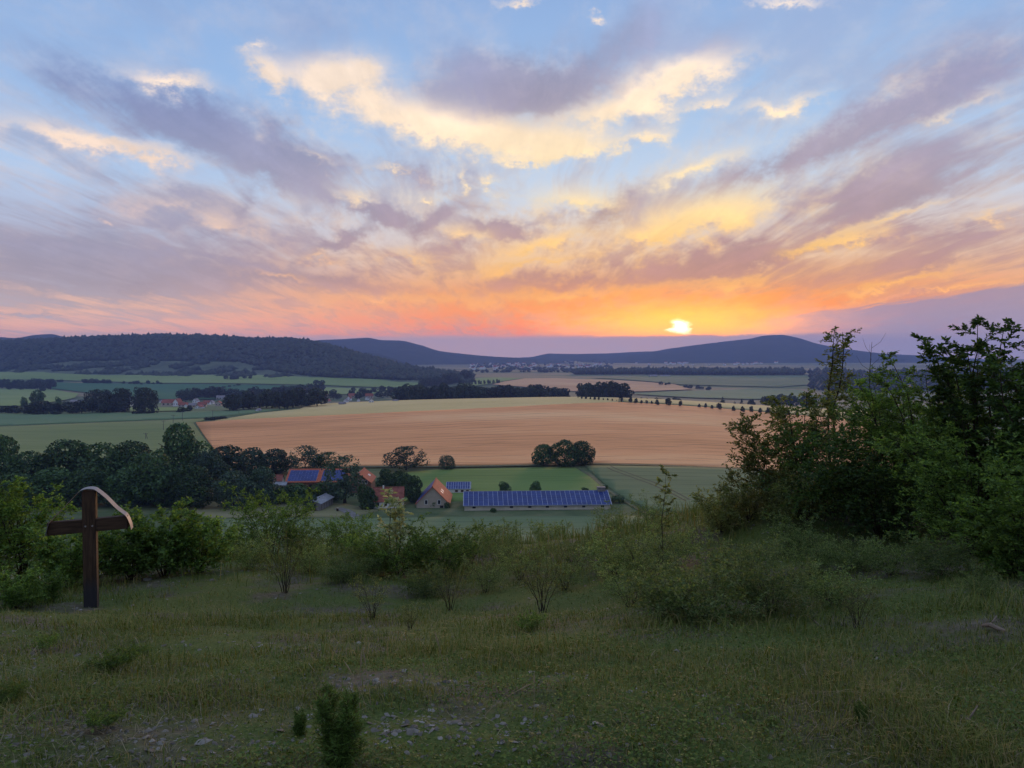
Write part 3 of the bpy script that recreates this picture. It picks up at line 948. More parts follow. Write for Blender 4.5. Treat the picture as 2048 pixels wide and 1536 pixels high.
def crown_mesh(name, r, n_leaf, size, blobs=14, flat=0.8, shape='round', gap=0.0, low=None):
    """crown of a tree one unit high and one wide (z 0.12..1): leaf clumps on and in many overlapping bulges"""
    cs, rs = [], []
    for i in range(blobs):
        t = r.random()
        if shape == 'round':
            zc = 0.30 + 0.50 * t
            rad = 0.30 * math.sin(pi * min(1, (0.18 + 0.80 * t))) ** 0.6
        elif shape == 'column':
            zc = 0.18 + 0.68 * t
            rad = 0.22 * math.sin(pi * (0.25 + 0.68 * t)) ** 0.5
        elif shape == 'bush':
            zc = 0.22 + 0.48 * t
            rad = 0.32 * (1 - 0.6 * t)
        else:                                                 # cone
            zc = 0.14 + 0.78 * t
            rad = 0.30 * (1 - t)
        a = r.random() * 2 * pi
        d = rad * (0.45 + 0.55 * r.random())
        cs.append((d * cos(a), d * sin(a), zc))
        rs.append((0.13 + 0.10 * r.random()) * (1 if shape != 'cone' else 0.75 * (1.1 - t)) * (0.85 if shape == 'column' else 1))
    if shape != 'cone':
        cs += [(0, 0, .55), (0, 0, .40)]
        rs += [.26, .24]
    cs = np.array(cs)
    rs = np.array(rs)
    pick = r.choice(len(cs), n_leaf, p=rs ** 2 / (rs ** 2).sum())
    d = unit(r.normal(size=(n_leaf, 3)))
    lump = 0.80 + 0.22 * r.random(n_leaf)
    C = cs[pick] + d * (rs[pick] * lump)[:, None] * np.array([1, 1, flat])
    # keep the outer shell: drop leaves deep inside other bulges
    inside = np.zeros(n_leaf, bool)
    for c, q in zip(cs, rs):
        e = (C - c) / np.array([1, 1, flat])
        inside |= (e ** 2).sum(1) < (q * 0.55) ** 2
    C, d = C[~inside], d[~inside]
    if gap:
        k = vnoise(C[:, 0] * 9 + 50, C[:, 2] * 9 + C[:, 1] * 7, 5) > gap
        C, d = C[k], d[k]
    q = np.quantile(np.hypot(C[:, 0], C[:, 1]), .97)
    C[:, :2] *= 0.5 / q
    zmin = {'round': .14, 'column': .07, 'bush': .0, 'cone': .06}[shape] if low is None else low
    z0, z1 = np.quantile(C[:, 2], .01), np.quantile(C[:, 2], .995)
    C[:, 2] = zmin + (C[:, 2] - z0) / (z1 - z0) * (1 - zmin)
    n = len(C)
    nr = unit(d + 0.55 * r.normal(size=(n, 3)))
    dr = np.cross(nr, unit(r.normal(size=(n, 3)))) - np.array([0, 0, 0.25])
    sz = size * (0.6 + 0.8 * r.random(n))
    V, Q = leaf_cards(C - unit(dr) * sz[:, None] * .5, dr, nr, sz, sz * 0.75, fold=0.12)
    return mesh_np(name, V, Q)


def trunk_mesh(name, r, girth=0.03, forks=6, top=0.62):
    mb = MB()
    z = np.linspace(0, top, 6)
    w = np.cumsum(r.normal(size=(6, 2)) * 0.008, 0)
    mb.tube([(w[i, 0], w[i, 1], z[i]) for i in range(6)], [girth * (1.35 - 0.35 * min(1, i)) * (1 - 0.13 * i) for i in range(6)], 7)
    for k in range(forks):
        t = 0.22 + 0.33 * r.random()
        a = r.random() * 2 * pi
        L = 0.20 + 0.15 * r.random()
        p0 = np.array([0, 0, t])
        p1 = p0 + np.array([cos(a) * L * .5, sin(a) * L * .5, L * .45])
        p2 = p1 + np.array([cos(a) * L * .5, sin(a) * L * .5, L * .35])
        mb.tube([p0, p1, p2], [girth * .45, girth * .3, girth * .12], 5)
    return mb.mesh(name, True)


_r = np.random.default_rng(11)
CROWN = {
    'broad': [crown_mesh('crown', _r, 9500, .050, 26, low=.03) for _ in range(3)],
    'airy': [crown_mesh('crown', _r, 6500, .044, 26, gap=.36, low=.10) for _ in range(2)],
    'round': [crown_mesh('crown', _r, 8000, .050, 30, flat=.95, low=.04) for _ in range(2)],
    'bush': [crown_mesh('crown', _r, 3600, .075, 12, shape='bush') for _ in range(2)],
    'column': [crown_mesh('crown', _r, 2000, .075, 16, shape='column') for _ in range(3)],
    'far': [crown_mesh('crown', _r, 1100, .12, 10) for _ in range(4)],
    'farbush': [crown_mesh('crown', _r, 600, .15, 9, shape='bush') for _ in range(3)],
    'cone': [crown_mesh('crown', _r, 900, .10, 26, shape='cone') for _ in range(2)],
    'tiny': [crown_mesh('crown', _r, 260, .2, 7, flat=.9) for _ in range(3)],
}
TRUNK = [trunk_mesh('trunk', _r) for _ in range(3)]
CROWN_MAT = {}


def crown_copy(kind, i, mat):
    me = CROWN[kind][i % len(CROWN[kind])]
    key = (me.name, mat.name)
    if key not in CROWN_MAT:
        q = me.copy()
        q.materials.clear()
        q.materials.append(mat)
        CROWN_MAT[key] = q
    return CROWN_MAT[key]


_treecount = [0]


def tree_at(loc, h, wd, kind, mat, label, group, name='tree', cat='tree', trunk=True, rz=None, sink=0.0):
    """a tree: Empty at its foot > trunk, crown"""
    _treecount[0] += 1
    k = _treecount[0]
    rz = (k * 2.399) % (2 * pi) if rz is None else rz
    t = empty(name, (loc[0], loc[1], loc[2] - sink), rz, label=label, cat=cat, group=group)
    me = crown_copy(kind, k, mat)
    link('crown' if trunk else 'foliage', me, None, t, scale=(wd, wd, h))
    if trunk:
        tm = TRUNK[k % 3]
        link('trunk', tm, m_bark, t, scale=(h, h, h))
    return t


def tree_px(px, base, hpx, wpx, kind, mat, label, group, D=None, **kw):
    """tree whose foot stands where the picture shows it, h and w in picture points"""
    p = PD(px, D) if D else G(px, base, 30.0)
    k = p[1] / F
    return tree_at(p, hpx * k, wpx * k, kind, mat, label, group, **kw)


# --- wood and garden trees round the farm
WOOD = 'trees of the dark wood left of the farm'
for px, base, top, wd, kind, mat, lab in [
    (8, 1000, 874, 86, 'broad', m_crown, 'dark leafy tree at the left picture edge, tallest there'),
    (-70, 1005, 890, 120, 'broad', m_crown, 'dark leafy tree cut off by the left picture edge'),
    (62, 1000, 905, 105, 'broad', m_crown, 'dark broad tree second from the left edge of the wood'),
    (140, 996, 882, 130, 'broad', m_crown, 'wide tree with a flat light green top in the left wood'),
    (212, 992, 888, 120, 'broad', m_crown, 'wide tree directly above and behind the wooden cross'),
    (268, 985, 884, 110, 'broad', m_crown, 'light topped tree just left of the tallest tree of the wood'),
    (363, 985, 849, 112, 'broad', m_crown, 'tallest dome shaped tree of the wood, standing out against the fields'),
    (310, 1010, 905, 120, 'broad', m_crown, 'dark tree in front of the tallest dome shaped tree'),
    (415, 1000, 905, 90, 'round', m_crown_blue, 'bluish tree right of and below the tallest dome shaped tree'),
    (455, 985, 893, 100, 'broad', m_crown_blue, 'bluish tree between the tallest tree and the wheat field corner'),
    (380, 1015, 930, 95, 'round', m_crown, 'dark rounded tree at the foot of the tallest dome shaped tree'),
    (470, 1016, 944, 86, 'round', m_crown_blue, 'evenly rounded bluish tree at the front edge of the wood'),
    (524, 1010, 935, 70, 'broad', m_crown_blue, 'dark tree left of the small grey roof by the farm'),
    (258, 1010, 935, 110, 'broad', m_crown, 'dark tree right behind the arm of the wooden cross'),
    (180, 1012, 935, 100, 'round', m_crown, 'low rounded tree right behind the top of the wooden cross'),
    (100, 1014, 938, 120, 'broad', m_crown, 'dark tree left of the wooden cross at the front of the wood'),
    (20, 1018, 950, 110, 'broad', m_crown, 'dark low tree at the front left end of the wood'),
]:
    tree_px(px, base, base - top, wd, kind, mat, lab, WOOD)

FARMT = 'trees around the farm buildings'
for px, base, top, wd, kind, mat, lab in [
    (505, 952, 896, 62, 'broad', m_crown_blue, 'bluish tree at the left end of the row behind the farm'),
    (552, 948, 899, 72, 'broad', m_crown_blue, 'tree behind the left end of the solar barn with red roof'),
    (612, 946, 892, 84, 'airy', m_crown_blue, 'loose crowned tree behind the middle of the solar barn with red roof'),
    (655, 944, 904, 66, 'airy', m_crown, 'tree behind the right end of the solar barn with red roof'),
    (690, 1006, 912, 84, 'airy', m_crown_blue, 'tall loose tree with a visible trunk in front of the red roofed solar barn'),
    (733, 1017, 969, 44, 'bush', m_crown, 'round dark shrub tree left of the low red roofed cottage'),
    (650, 1000, 962, 66, 'bush', m_crown, 'dark bush behind the grey shed'),
    (600, 1002, 968, 70, 'bush', m_crown, 'dark bush below the left part of the red roofed solar barn'),
    (560, 1006, 970, 60, 'bush', m_crown, 'dark bush under the small grey roof'),
    (622, 1021, 990, 30, 'bush', m_crown_blue, 'small shrub at the left wall of the grey shed'),
    (772, 985, 938, 44, 'broad', m_crown, 'dark tree right of the half hidden brick house'),
    (812, 940, 893, 92, 'airy', m_crown_blue, 'gappy wide tree at the wheat field edge above the farm'),
    (800, 990, 942, 52, 'broad', m_crown, 'dark tree behind the pale leaved sapling'),
    (826, 1004, 952, 48, 'broad', m_crown, 'dark tree left of the steep gable house'),
    (893, 939, 911, 34, 'round', m_crown_blue, 'single round tree between the wheat field and the bright meadow'),
    (866, 1014, 991, 22, 'bush', m_crown, 'small tree against the gable wall of the steep house'),
    (1008, 988, 963, 26, 'bush', m_crown, 'pointed bush behind the left half of the long barn'),
    (1072, 985, 963, 26, 'bush', m_crown, 'rounder bush behind the middle of the long barn'),
    (1170, 984, 975, 18, 'bush', m_crown, 'low bush behind the right end of the long barn'),
    (1210, 980, 970, 14, 'bush', m_crown, 'tiny bush beside the roof box of the long barn'),
    (1236, 1005, 991, 34, 'bush', m_crown, 'bush at the right gable of the long barn'),
    (986, 1024, 1016, 15, 'bush', m_crown, 'small shrub in front of the long barn wall'),
    (894, 1016, 1004, 14, 'bush', m_crown, 'small shrub at the right corner of the steep gable house'),
]:
    tree_px(px, base, base - top, wd, kind, mat, lab, FARMT, trunk=kind != 'bush')

KNOT = 'clump of round trees at the field corner'
for px, base, top, wd, lab in [
    (1088, 931, 889, 52, 'leftmost tree of the dense clump at the field corner'),
    (1128, 932, 880, 62, 'middle and tallest tree of the dense clump at the field corner'),
    (1163, 931, 883, 54, 'rightmost tree of the dense clump at the field corner')]:
    tree_px(px, base, base - top, wd, 'round', m_crown, lab, KNOT)

ORD = ('first second third fourth fifth sixth seventh eighth ninth tenth eleventh twelfth thirteenth fourteenth fifteenth sixteenth seventeenth eighteenth '
       'nineteenth twentieth twenty-first twenty-second twenty-third twenty-fourth twenty-fifth twenty-sixth twenty-seventh twenty-eighth twenty-ninth thirtieth thirty-first').split()

# --- avenue along the crest and other rows
AV = [(528, 622, 14), (558, 630, 20), (592, 632, 22), (627, 634, 20), (662, 638, 26), (694, 640, 26), (730, 640, 16), (766, 642, 18), (802, 646, 18), (838, 648, 10), (878, 652, 28),
      (948, 658, 42), (992, 664, 36), (1036, 668, 28), (1077, 668, 28), (1118, 670, 26), (1160, 680, 42), (1250, 684, 56), (1348, 690, 44), (1497, 698, 28), (1550, 702, 36), (1600, 710, 30),
      (1657, 716, 50), (1772, 728, 40), (1843, 736, 44), (1915, 738, 48), (1986, 744, 40), (2050, 748, 48), (2130, 756, 46), (2205, 765, 48), (2280, 772, 44)]
for i, (zx, zy, zh) in enumerate(AV):
    h = zh / 4.0 * 1.12
    tree_px(1024 + zx / 4.0, 640 + zy / 4.0 + 1.0, h, h * (0.62 + 0.2 * ((i * 7) % 5) / 4), 'far', m_crown_far,
            'small roundheaded avenue tree on the wheat field crest, %s from left' % ORD[i], 'avenue trees along the crest of the wheat field', name='avenue_tree')
for i in range(13):
    px = 926 + i * 6.0 + (i % 3)
    tree_px(px, 771.5 - i * 0.35, 7.5 + (i % 3), 5.5, 'tiny', m_crown_far, 'tiny tree of the straight row between far fields, %s from left' % ORD[i], 'row of tiny trees between the far fields', name='row_tree', trunk=False)

# --- village woods and hedges (each tree its own object)
_rt = np.random.default_rng(23)


def belt(n, x0, x1, y0, y1, h0, h1, label, group, kind='far', mat=None, dist=None, wk=0.9, name='tree', spread=2.0):
    for i in range(n):
        t = (i + 0.5) / n + (_rt.random() - .5) * 0.8 / n
        px = x0 + (x1 - x0) * t
        by = y0 + (y1 - y0) * t + _rt.normal() * spread
        h = h0 + (h1 - h0) * _rt.random()
        d = None if dist is None else dist * (1 + 0.03 * _rt.normal())
        tree_px(px, by, h, h * wk * (0.8 + 0.5 * _rt.random()), kind, mat or m_crown_far, label + ', %s from left' % ORD[i], group, D=d, trunk=h > 14, name=name)


belt(9, 168, 312, 823, 824, 40, 50, 'tall dark tree of the dense row left of the village', 'tall tree row left of the village', 'column', wk=.62, spread=1.0)
belt(6, 160, 250, 826, 826, 20, 30, 'lower tree under the tall row left of the village', 'lower trees under the tall row', wk=1.2, spread=1.0)
belt(10, 52, 146, 828, 827, 18, 26, 'dark low tree of the hedge at the far left field edge', 'hedge trees at the left field edge', wk=1.3, spread=1.0)
belt(4, -10, 44, 828, 828, 12, 20, 'dark shrub at the left end of the hedge row', 'hedge shrubs at the left end', wk=1.4, spread=1.0)
tree_px(75, 815, 34, 30, 'far', m_crown, 'big free standing tree on the light green slope', None)
tree_px(49, 818, 24, 13, 'far', m_crown, 'slim tree left of the big free standing tree on the slope', None)
tree_px(117, 818, 24, 14, 'far', m_crown, 'slim tree right of the big free standing tree on the slope', None)
belt(4, 72, 124, 830, 829, 5, 8, 'flat dark bush on the left field edge', 'flat bushes on the left field edge', 'farbush', wk=2.6, spread=.3, name='bush')
belt(5, 268, 306, 828, 827, 6, 10, 'dark flat bush beside the roadside meadow', 'flat bushes by the roadside meadow', 'farbush', wk=2.0, spread=.5, name='bush')
belt(3, 352, 384, 824, 823, 8, 16, 'bush right of the roadside meadow', 'bushes right of the roadside meadow', 'farbush', wk=1.2, spread=.5, name='bush')
belt(6, 410, 452, 841, 838, 5, 6, 'flat dark bush on the boundary above the wheat corner', 'flat bushes above the wheat corner', 'farbush', wk=2.6, spread=.4, name='bush')
belt(20, 452, 636, 822, 811, 22, 38, 'dark tree of the village wood in front of the houses', 'front trees of the village wood', wk=1.0, spread=2.0)
belt(11, 600, 800, 801, 792, 12, 20, 'dark tree among the village houses', 'trees among the village houses', wk=1.0, spread=2.0)
belt(12, 358, 470, 800, 797, 14, 24, 'dark tree behind the left village houses', 'trees behind the left village houses', wk=1.1, spread=2.0)
belt(16, 480, 640, 800, 786, 14, 24, 'dark tree of the strip climbing behind the village', 'trees climbing behind the village', wk=1.1, spread=2.0)
belt(9, 700, 830, 786, 784, 9, 18, 'tree on the far side of the village', 'trees on the far side of the village', wk=1.0, spread=2.0)
belt(28, 800, 935, 796, 792, 24, 40, 'dark tree of the belt behind the barley crest', 'tree belt behind the barley crest', dist=1120, wk=1.0)
belt(26, 930, 1130, 792, 792, 26, 34, 'dark tree of the low belt behind the crest right of the village', 'low tree belt behind the crest', dist=1130, wk=1.05)
belt(14, 1165, 1250, 796, 796, 28, 37, 'dark tree of the dense grove behind the crest', 'dense grove behind the crest', dist=1060, wk=.95)
belt(14, 846, 940, 778, 762, 12, 24, 'dark tree at the toe of the forested hill', 'trees at the toe of the forested hill', wk=1.1)
belt(7, 1274, 1370, 800, 800, 9, 13, 'low tree of the thin row behind the crest', 'thin row of low trees behind the crest', dist=1200, wk=1.1)
belt(9, 1500, 1680, 804, 806, 14, 26, 'dark tree of the hollow behind the crest avenue', 'trees in the hollow behind the avenue', dist=1250, wk=1.1)
for px, b, h, nm in ((1446, 806, 16, 'tallest'), (1484, 806, 14, 'rightmost'), (1470, 807, 10, 'smallest')):
    tree_px(px, b, h, h * .8, 'cone', m_crown_far, '%s of three small conical trees behind the crest avenue' % nm, 'conical trees behind the avenue', D=1200, trunk=False, name='conifer')
belt(3, 1320, 1345, 771, 771, 5, 8, 'bush on the track between far fields', 'bushes on the far track', 'farbush', wk=1.6, spread=.6, name='bush')
belt(5, 1366, 1420, 776, 780, 4, 7, 'low hedge bush beside the far green field', 'hedge bushes beside the far green field', 'farbush', wk=1.6, spread=.6, name='bush')
belt(8, 70, 125, 763.5, 764, 4, 6, 'hedge bush on the slope field, left strip', 'left hedge on the slope field', 'farbush', wk=1.8, spread=.5, name='bush')
belt(9, 165, 222, 766, 767, 5, 10, 'hedge bush on the slope field, middle strip', 'middle hedge on the slope field', 'farbush', wk=1.6, spread=.8, name='bush')
belt(9, 242, 330, 768, 769, 4, 8, 'hedge bush on the slope field, right strip', 'right hedge on the slope field', 'farbush', wk=1.4, spread=.8, name='bush')
belt(8, 428, 484, 780, 771, 3, 5, 'hedge bush on the slanting line across the dark green field', 'slanting hedge on the dark green field', 'farbush', wk=1.8, spread=.3, name='bush')
belt(5, 448, 505, 759, 757, 5, 10, 'bush on the upper slope field below the forest', 'bushes on the upper slope field', 'farbush', wk=1.5, spread=.8, name='bush')
belt(22, 0, 108, 778, 778, 12, 22, 'dark tree of the wedge shaped wood at the left edge', 'wedge shaped wood at the left edge', wk=.8, spread=1.5)


# --- forest on the left hill: reads as one mass
def surf_of(obname, n, r):
    me = bpy.data.objects[obname].data
    co = np.zeros(len(me.vertices) * 3)
    me.vertices.foreach_get('co', co)
    g = co.reshape(-1, 160, 3)[:23]
    i = r.random(n) * 21.99
    j = r.random(n) * 158.99
    ii, jj = i.astype(int), j.astype(int)
    a, b = (i - ii)[:, None], (j - jj)[:, None]
    return (g[ii, jj] * (1 - a) + g[ii + 1, jj] * a) * (1 - b) + (g[ii, jj + 1] * (1 - a) + g[ii + 1, jj + 1] * a) * b


def to_px(P):
    x, y, z = P[:, 0], P[:, 1], P[:, 2] - EYE
    yc = y * cos(PITCH) - z * sin(PITCH)
    zc = y * sin(PITCH) + z * cos(PITCH)
    return 1024 + F * x / yc, 768 - F * zc / yc


def puffs(name, P, size, hk, mat, r):
    """many small uneven crowns as one mesh"""
    n = len(P)
    base = np.array([(1, 0, .35), (.31, .95, .4), (-.81, .59, .3), (-.81, -.59, .38), (.31, -.95, .33), (0, 0, 1.0), (.1, .1, .75), (0, 0, -.2)])
    base = base[[0, 1, 2, 3, 4, 5, 7]]
    tri = np.array([(0, 1, 5), (1, 2, 5), (2, 3, 5), (3, 4, 5), (4, 0, 5), (1, 0, 6), (2, 1, 6), (3, 2, 6), (4, 3, 6), (0, 4, 6)])
    s = size * (0.6 + 0.8 * r.random(n))
    V = base[None] * (1 + 0.35 * r.normal(size=(n, 7, 3)) * np.array([1, 1, .6])) * np.stack([s * .55, s * .55, s * hk], 1)[:, None]
    V = V + P[:, None]
    T = tri[None] + (np.arange(n) * 7)[:, None, None]
    return link(name, mesh_np(name, V.reshape(-1, 3), T.reshape(-1, 3)), mat)


_rf = np.random.default_rng(31)
P_ = surf_of('forested_hill', 60000, _rf)
fx, fy = to_px(P_)
line = np.interp(fx, [-420, 0, 50, 150, 300, 480, 560, 620, 700, 800, 870, 945], [744, 742, 733, 722, 722, 724, 745, 752, 756, 760, 764, 768])
scat = vnoise(P_[:, 0] / 60, P_[:, 1] / 60, 77) + 0.35 * vnoise(P_[:, 0] / 18, P_[:, 1] / 18, 78)
clump = np.interp(fy, [720, 732, 750], [.78, .66, .62])
keep = (fy < line) | ((fx > 30) & (fx < 580) & (scat > clump + .12))
keep &= _rf.random(len(P_)) < np.where(fy < line, .30, .55)
m_wood = leaf_mat('hill_forest_crowns', [(.010, .018, .010), (.018, .030, .014), (.030, .045, .020)], 0.0)
fo = puffs('hill_forest', P_[keep], 15.0, 0.75, m_wood, _rf)
tag(fo, kind='stuff')
tag(bpy.data.objects['forested_hill'], kind='structure')
# scrub meadow on its lower slope
def hill_meadow():
    me = bpy.data.objects['forested_hill'].data
    co = np.zeros(len(me.vertices) * 3)
    me.vertices.foreach_get('co', co)
    g = co.reshape(-1, 160, 3)[:23]
    ii, jj = np.linspace(0, 16, 65), np.linspace(0, 159, 480)
    I, J = np.meshgrid(ii, jj, indexing='ij')
    a, b = np.minimum(I.astype(int), 21), np.minimum(J.astype(int), 158)
    u, v = (I - a)[..., None], (J - b)[..., None]
    P = (g[a, b] * (1 - u) + g[a + 1, b] * u) * (1 - v) + (g[a, b + 1] * (1 - u) + g[a + 1, b + 1] * u) * v
    P[..., 2] += 2.5
    sh = P.shape
    P = P.reshape(-1, 3)
    x, y = to_px(P)
    ln = np.interp(x, [-420, 0, 50, 150, 300, 480, 560, 620, 700], [748, 745, 733, 721, 721, 723, 744, 752, 760])
    ok = (y > ln).reshape(sh[:2])
    n = sh[1]
    k = ok[:-1, :-1] & ok[1:, 1:] & ok[:-1, 1:] & ok[1:, :-1]
    r_, c_ = np.nonzero(k)
    q = r_ * n + c_
    o = link('hill_meadow', mesh_np('hill_meadow', P, np.stack([q, q + 1, q + n + 1, q + n], -1), True), simple('scrubby_hill_meadow', (.075, .095, .05), .35, .02))
    tag(o, kind='structure')


hill_meadow()
# --- forest strip in the far plain and woods at the hill feet
n = 2600
px_ = 1150 + (1608 - 1150) * _rf.random(n)
D_ = 2950 + 260 * _rf.random(n)
X_ = (px_ - 1024) / F * D_
Z_ = hgt(X_, D_)
k_ = 0.35 + 0.65 * np.clip((px_ - 1150) / 130, 0, 1)
fo = puffs('forest_strip', np.column_stack([X_, D_, Z_ + 6 * k_]), 17.0, 0.8, m_wood, _rf)
tag(fo, kind='stuff')
n = 1500
px_ = 1620 + 760 * _rf.random(n)
D_ = 2000 + 1300 * _rf.random(n)
X_ = (px_ - 1024) / F * D_
fo = puffs('far_wood', np.column_stack([X_, D_, hgt(X_, D_) + 3]), 20.0, 0.8, m_wood, _rf)
tag(fo, kind='stuff')
# plain trees round the far town
n = 900
px_ = 925 + 300 * _rf.random(n)
D_ = 3300 * np.exp(_rf.random(n) * 0.75)
X_ = (px_ - 1024) / F * D_
kk = vnoise(X_ / 160, D_ / 300, 41) > .52
fo = puffs('plain_trees', np.column_stack([X_, D_, hgt(X_, D_) + 2])[kk], 18.0, 0.6, m_wood, _rf)
tag(fo, kind='stuff')


# ------------------------------------------------------------------ farm buildings
m_beige = simple('beige_render', (.36, .30, .24), 0.12, 0.6)
m_barnwall = simple('pale_plaster', (.55, .48, .38), 0.12, 0.6)
m_white_wall = simple('white_render', (.62, .60, .56), 0.08, 0.6)
m_brick = simple('dark_red_brick', (.16, .085, .065), 0.3, 1.5)
m_redtile = simple('orange_red_tiles', (.36, .10, .055), 0.22, 1.2)
m_redtile_dark = simple('weathered_red_tiles', (.22, .075, .055), 0.3, 1.0)
m_greysheet = simple('grey_corrugated_sheet', (.24, .25, .28), 0.2, 0.8)
m_dark = simple('dark_opening', (.02, .02, .024), 0.3, 1.0, 0.4)
m_woodwall = simple('weathered_boards', (.19, .17, .16), 0.3, 1.5)
m_frame = simple('white_window_frame', (.7, .7, .7), 0.05, 2.0, 0.5)
m_rail = simple('pale_mounting_rail', (.46, .49, .56), 0.08, 2.0, 0.5)


def panel_mat():
    m, nt = newmat('blue_solar_cells')
    oi = nt.new('ShaderNodeObjectInfo')
    c = nt.ramp(oi.outputs['Random'], [(0, (.014, .030, .13)), (0.5, (.018, .038, .16)), (1, (.025, .048, .19))])
    return finish(m, nt, c, 0.4, spec=0.22)


m_panel = panel_mat()


def gable_building(name, loc, rz, length, width, eave, ridge, wall, roof, over=0.35, wallname='wall', **tg):
    """length along local x, ridge parallel to x, front side at local y=0; wall > , roof with two slopes"""
    t = empty(name, loc, rz, **tg)
    mb = MB()
    L, Wd = length, width
    mb.poly([(0, 0, -1), (L, 0, -1), (L, Wd, -1), (0, Wd, -1), (0, 0, eave), (L, 0, eave), (L, Wd, eave), (0, Wd, eave), (0, Wd / 2, ridge - .08), (L, Wd / 2, ridge - .08)],
            [(0, 1, 5, 4), (2, 3, 7, 6), (1, 2, 6, 9, 5), (3, 0, 4, 8, 7), (4, 5, 9, 8), (6, 7, 8, 9)])
    mb.build('wall', wall, t)
    k = (ridge - eave) / (Wd / 2)
    r = MB()
    o = over
    ze = eave - k * o + .12
    r.slab([(-o, -o, ze), (L + o, -o, ze), (L + o, Wd / 2, ridge + .12), (-o, Wd / 2, ridge + .12)], .16)
    r.slab([(L + o, Wd + o, ze), (-o, Wd + o, ze), (-o, Wd / 2, ridge + .12), (L + o, Wd / 2, ridge + .12)], .16)
    r.box(-o, L + o, Wd / 2 - .18, Wd / 2 + .18, ridge + .06, ridge + .22)
    rf = r.build('roof', roof, t)
    return t, rf


def rect_panels(parent, p0, ex, ey, nx, ny, w, h, gx, gy, name='solar_panel', lift=0.10):
    """solar panels as separate pieces on a roof slope: p0 lower left corner, ex/ey unit vectors along and up the slope"""
    p0, ex, ey = np.array(p0, float), np.array(ex, float), np.array(ey, float)
    ex /= np.linalg.norm(ex)
    ey /= np.linalg.norm(ey)
    nn = np.cross(ex, ey)
    mb = MB()
    mb.slab([ex * a + ey * b for a, b in ((0, 0), (w, 0), (w, h), (0, h))], .05)
    me = mb.mesh(name)
    me.materials.append(m_panel)
    for i in range(nx):
        for j in range(ny):
            o = link(name, me, None, parent)
            o.location = p0 + ex * i * (w + gx) + ey * j * (h + gy) + nn * lift
    # rails below show as the pale grid
    rb = MB()
    Wt, Ht = nx * (w + gx) + gx, ny * (h + gy) + gy
    q = p0 - ex * gx - ey * gy + nn * (lift - .055)
    rb.slab([q, q + ex * Wt, q + ex * Wt + ey * Ht, q + ey * Ht], .03)
    rb.build('mounting_rail', m_rail, parent)


def opening(parent, name, x0, x1, z0, z1, y=0.0, frame=None, mat=None):
    """window or door in the front wall (local y=0): recessed pane in a frame standing proud"""
    if frame:
        f = MB()
        b = .09
        f.box(x0 - b, x1 + b, y - .06, y - .004, z1, z1 + b).box(x0 - b, x1 + b, y - .06, y - .004, z0 - b, z0)
        f.box(x0 - b, x0, y - .06, y - .004, z0, z1).box(x1, x1 + b, y - .06, y - .004, z0, z1)
        w = f.build(name, frame, parent)
        MB().box(x0, x1, y - .025, y - .006, z0, z1).build('pane', mat or m_dark, w)
    else:
        MB().box(x0, x1, y - .03, y + .1, z0, z1).build(name, mat or m_dark, parent)


def on_front(pxa, pya, pxb, pyb):
    a, b = G(pxa, pya, 30), G(pxb, pyb, 30)
    return a, math.atan2(b[1] - a[1], b[0] - a[0]), math.hypot(b[0] - a[0], b[1] - a[1])


# long barn
a, rz, L = on_front(929, 1021.5, 1221, 1018.5)
t, rf = gable_building('long_barn', a, rz, L, 16.2, 1.75, 5.0, m_barnwall, m_greysheet, 0.5,
                       label='long low barn with its whole roof covered in blue solar panels', cat='barn')
k = (5.0 - 1.75) / 8.1
sl = math.hypot(8.1, 3.25)
ncol, nrow = 30, 6
pw = (L + 0.6) / ncol - .11
ph = (sl + .35) / nrow - .07
rect_panels(t, (-.25, -.38, 1.75 - k * .38 + .12), (1, 0, 0), (0, 1, k), ncol, nrow, pw, ph, .11, .07)
for q in (0.065, .32, .445, .565, .69, .815, .945):
    opening(t, 'window', q * L - .55, q * L + .55, .75, 1.5)
MB().box(L - 3.2, L - .6, 7.2, 9.2, 4.6, 6.2).box(L - 3.4, L - .4, 7.0, 9.4, 6.2, 6.35).build('roof_box', m_woodwall, t)
MB().box(-.2, L + .2, -.62, -.52, 1.50, 1.62).build('gutter', m_greysheet, t)


def gable_front(name, pxl, pxr, base, apex, eavey, length, wall, roof, turn=0.0, **tg):
    """house seen on its gable: local x along the gable, y away; ridge along local y"""
    a, rz, Wd = on_front(pxl, base, pxr, base)
    rz += turn
    kz = a[1] / F
    ev, rg = (base - eavey) * kz, (base - apex) * kz
    t = empty(name, a, rz, **tg)
    MB().poly([(0, 0, -1), (Wd, 0, -1), (Wd, length, -1), (0, length, -1), (0, 0, ev), (Wd, 0, ev), (Wd, length, ev), (0, length, ev), (Wd / 2, 0, rg - .08), (Wd / 2, length, rg - .08)],
              [(0, 1, 5, 8, 4), (1, 2, 6, 5), (2, 3, 7, 9, 6), (3, 0, 4, 7), (4, 8, 9, 7), (5, 6, 9, 8)]).build('wall', wall, t)
    k = (rg - ev) / (Wd / 2)
    o = .45
    ze = ev - k * o + .12
    r = MB()
    r.slab([(-o, length + o, ze), (-o, -o, ze), (Wd / 2, -o, rg + .12), (Wd / 2, length + o, rg + .12)], .2)
    r.slab([(Wd + o, -o, ze), (Wd + o, length + o, ze), (Wd / 2, length + o, rg + .12), (Wd / 2, -o, rg + .12)], .2)
    r.box(Wd / 2 - .2, Wd / 2 + .2, -o, length + o, rg + .05, rg + .26)
    rf = r.build('roof', roof, t)
    return t, rf, Wd, ev, rg, k


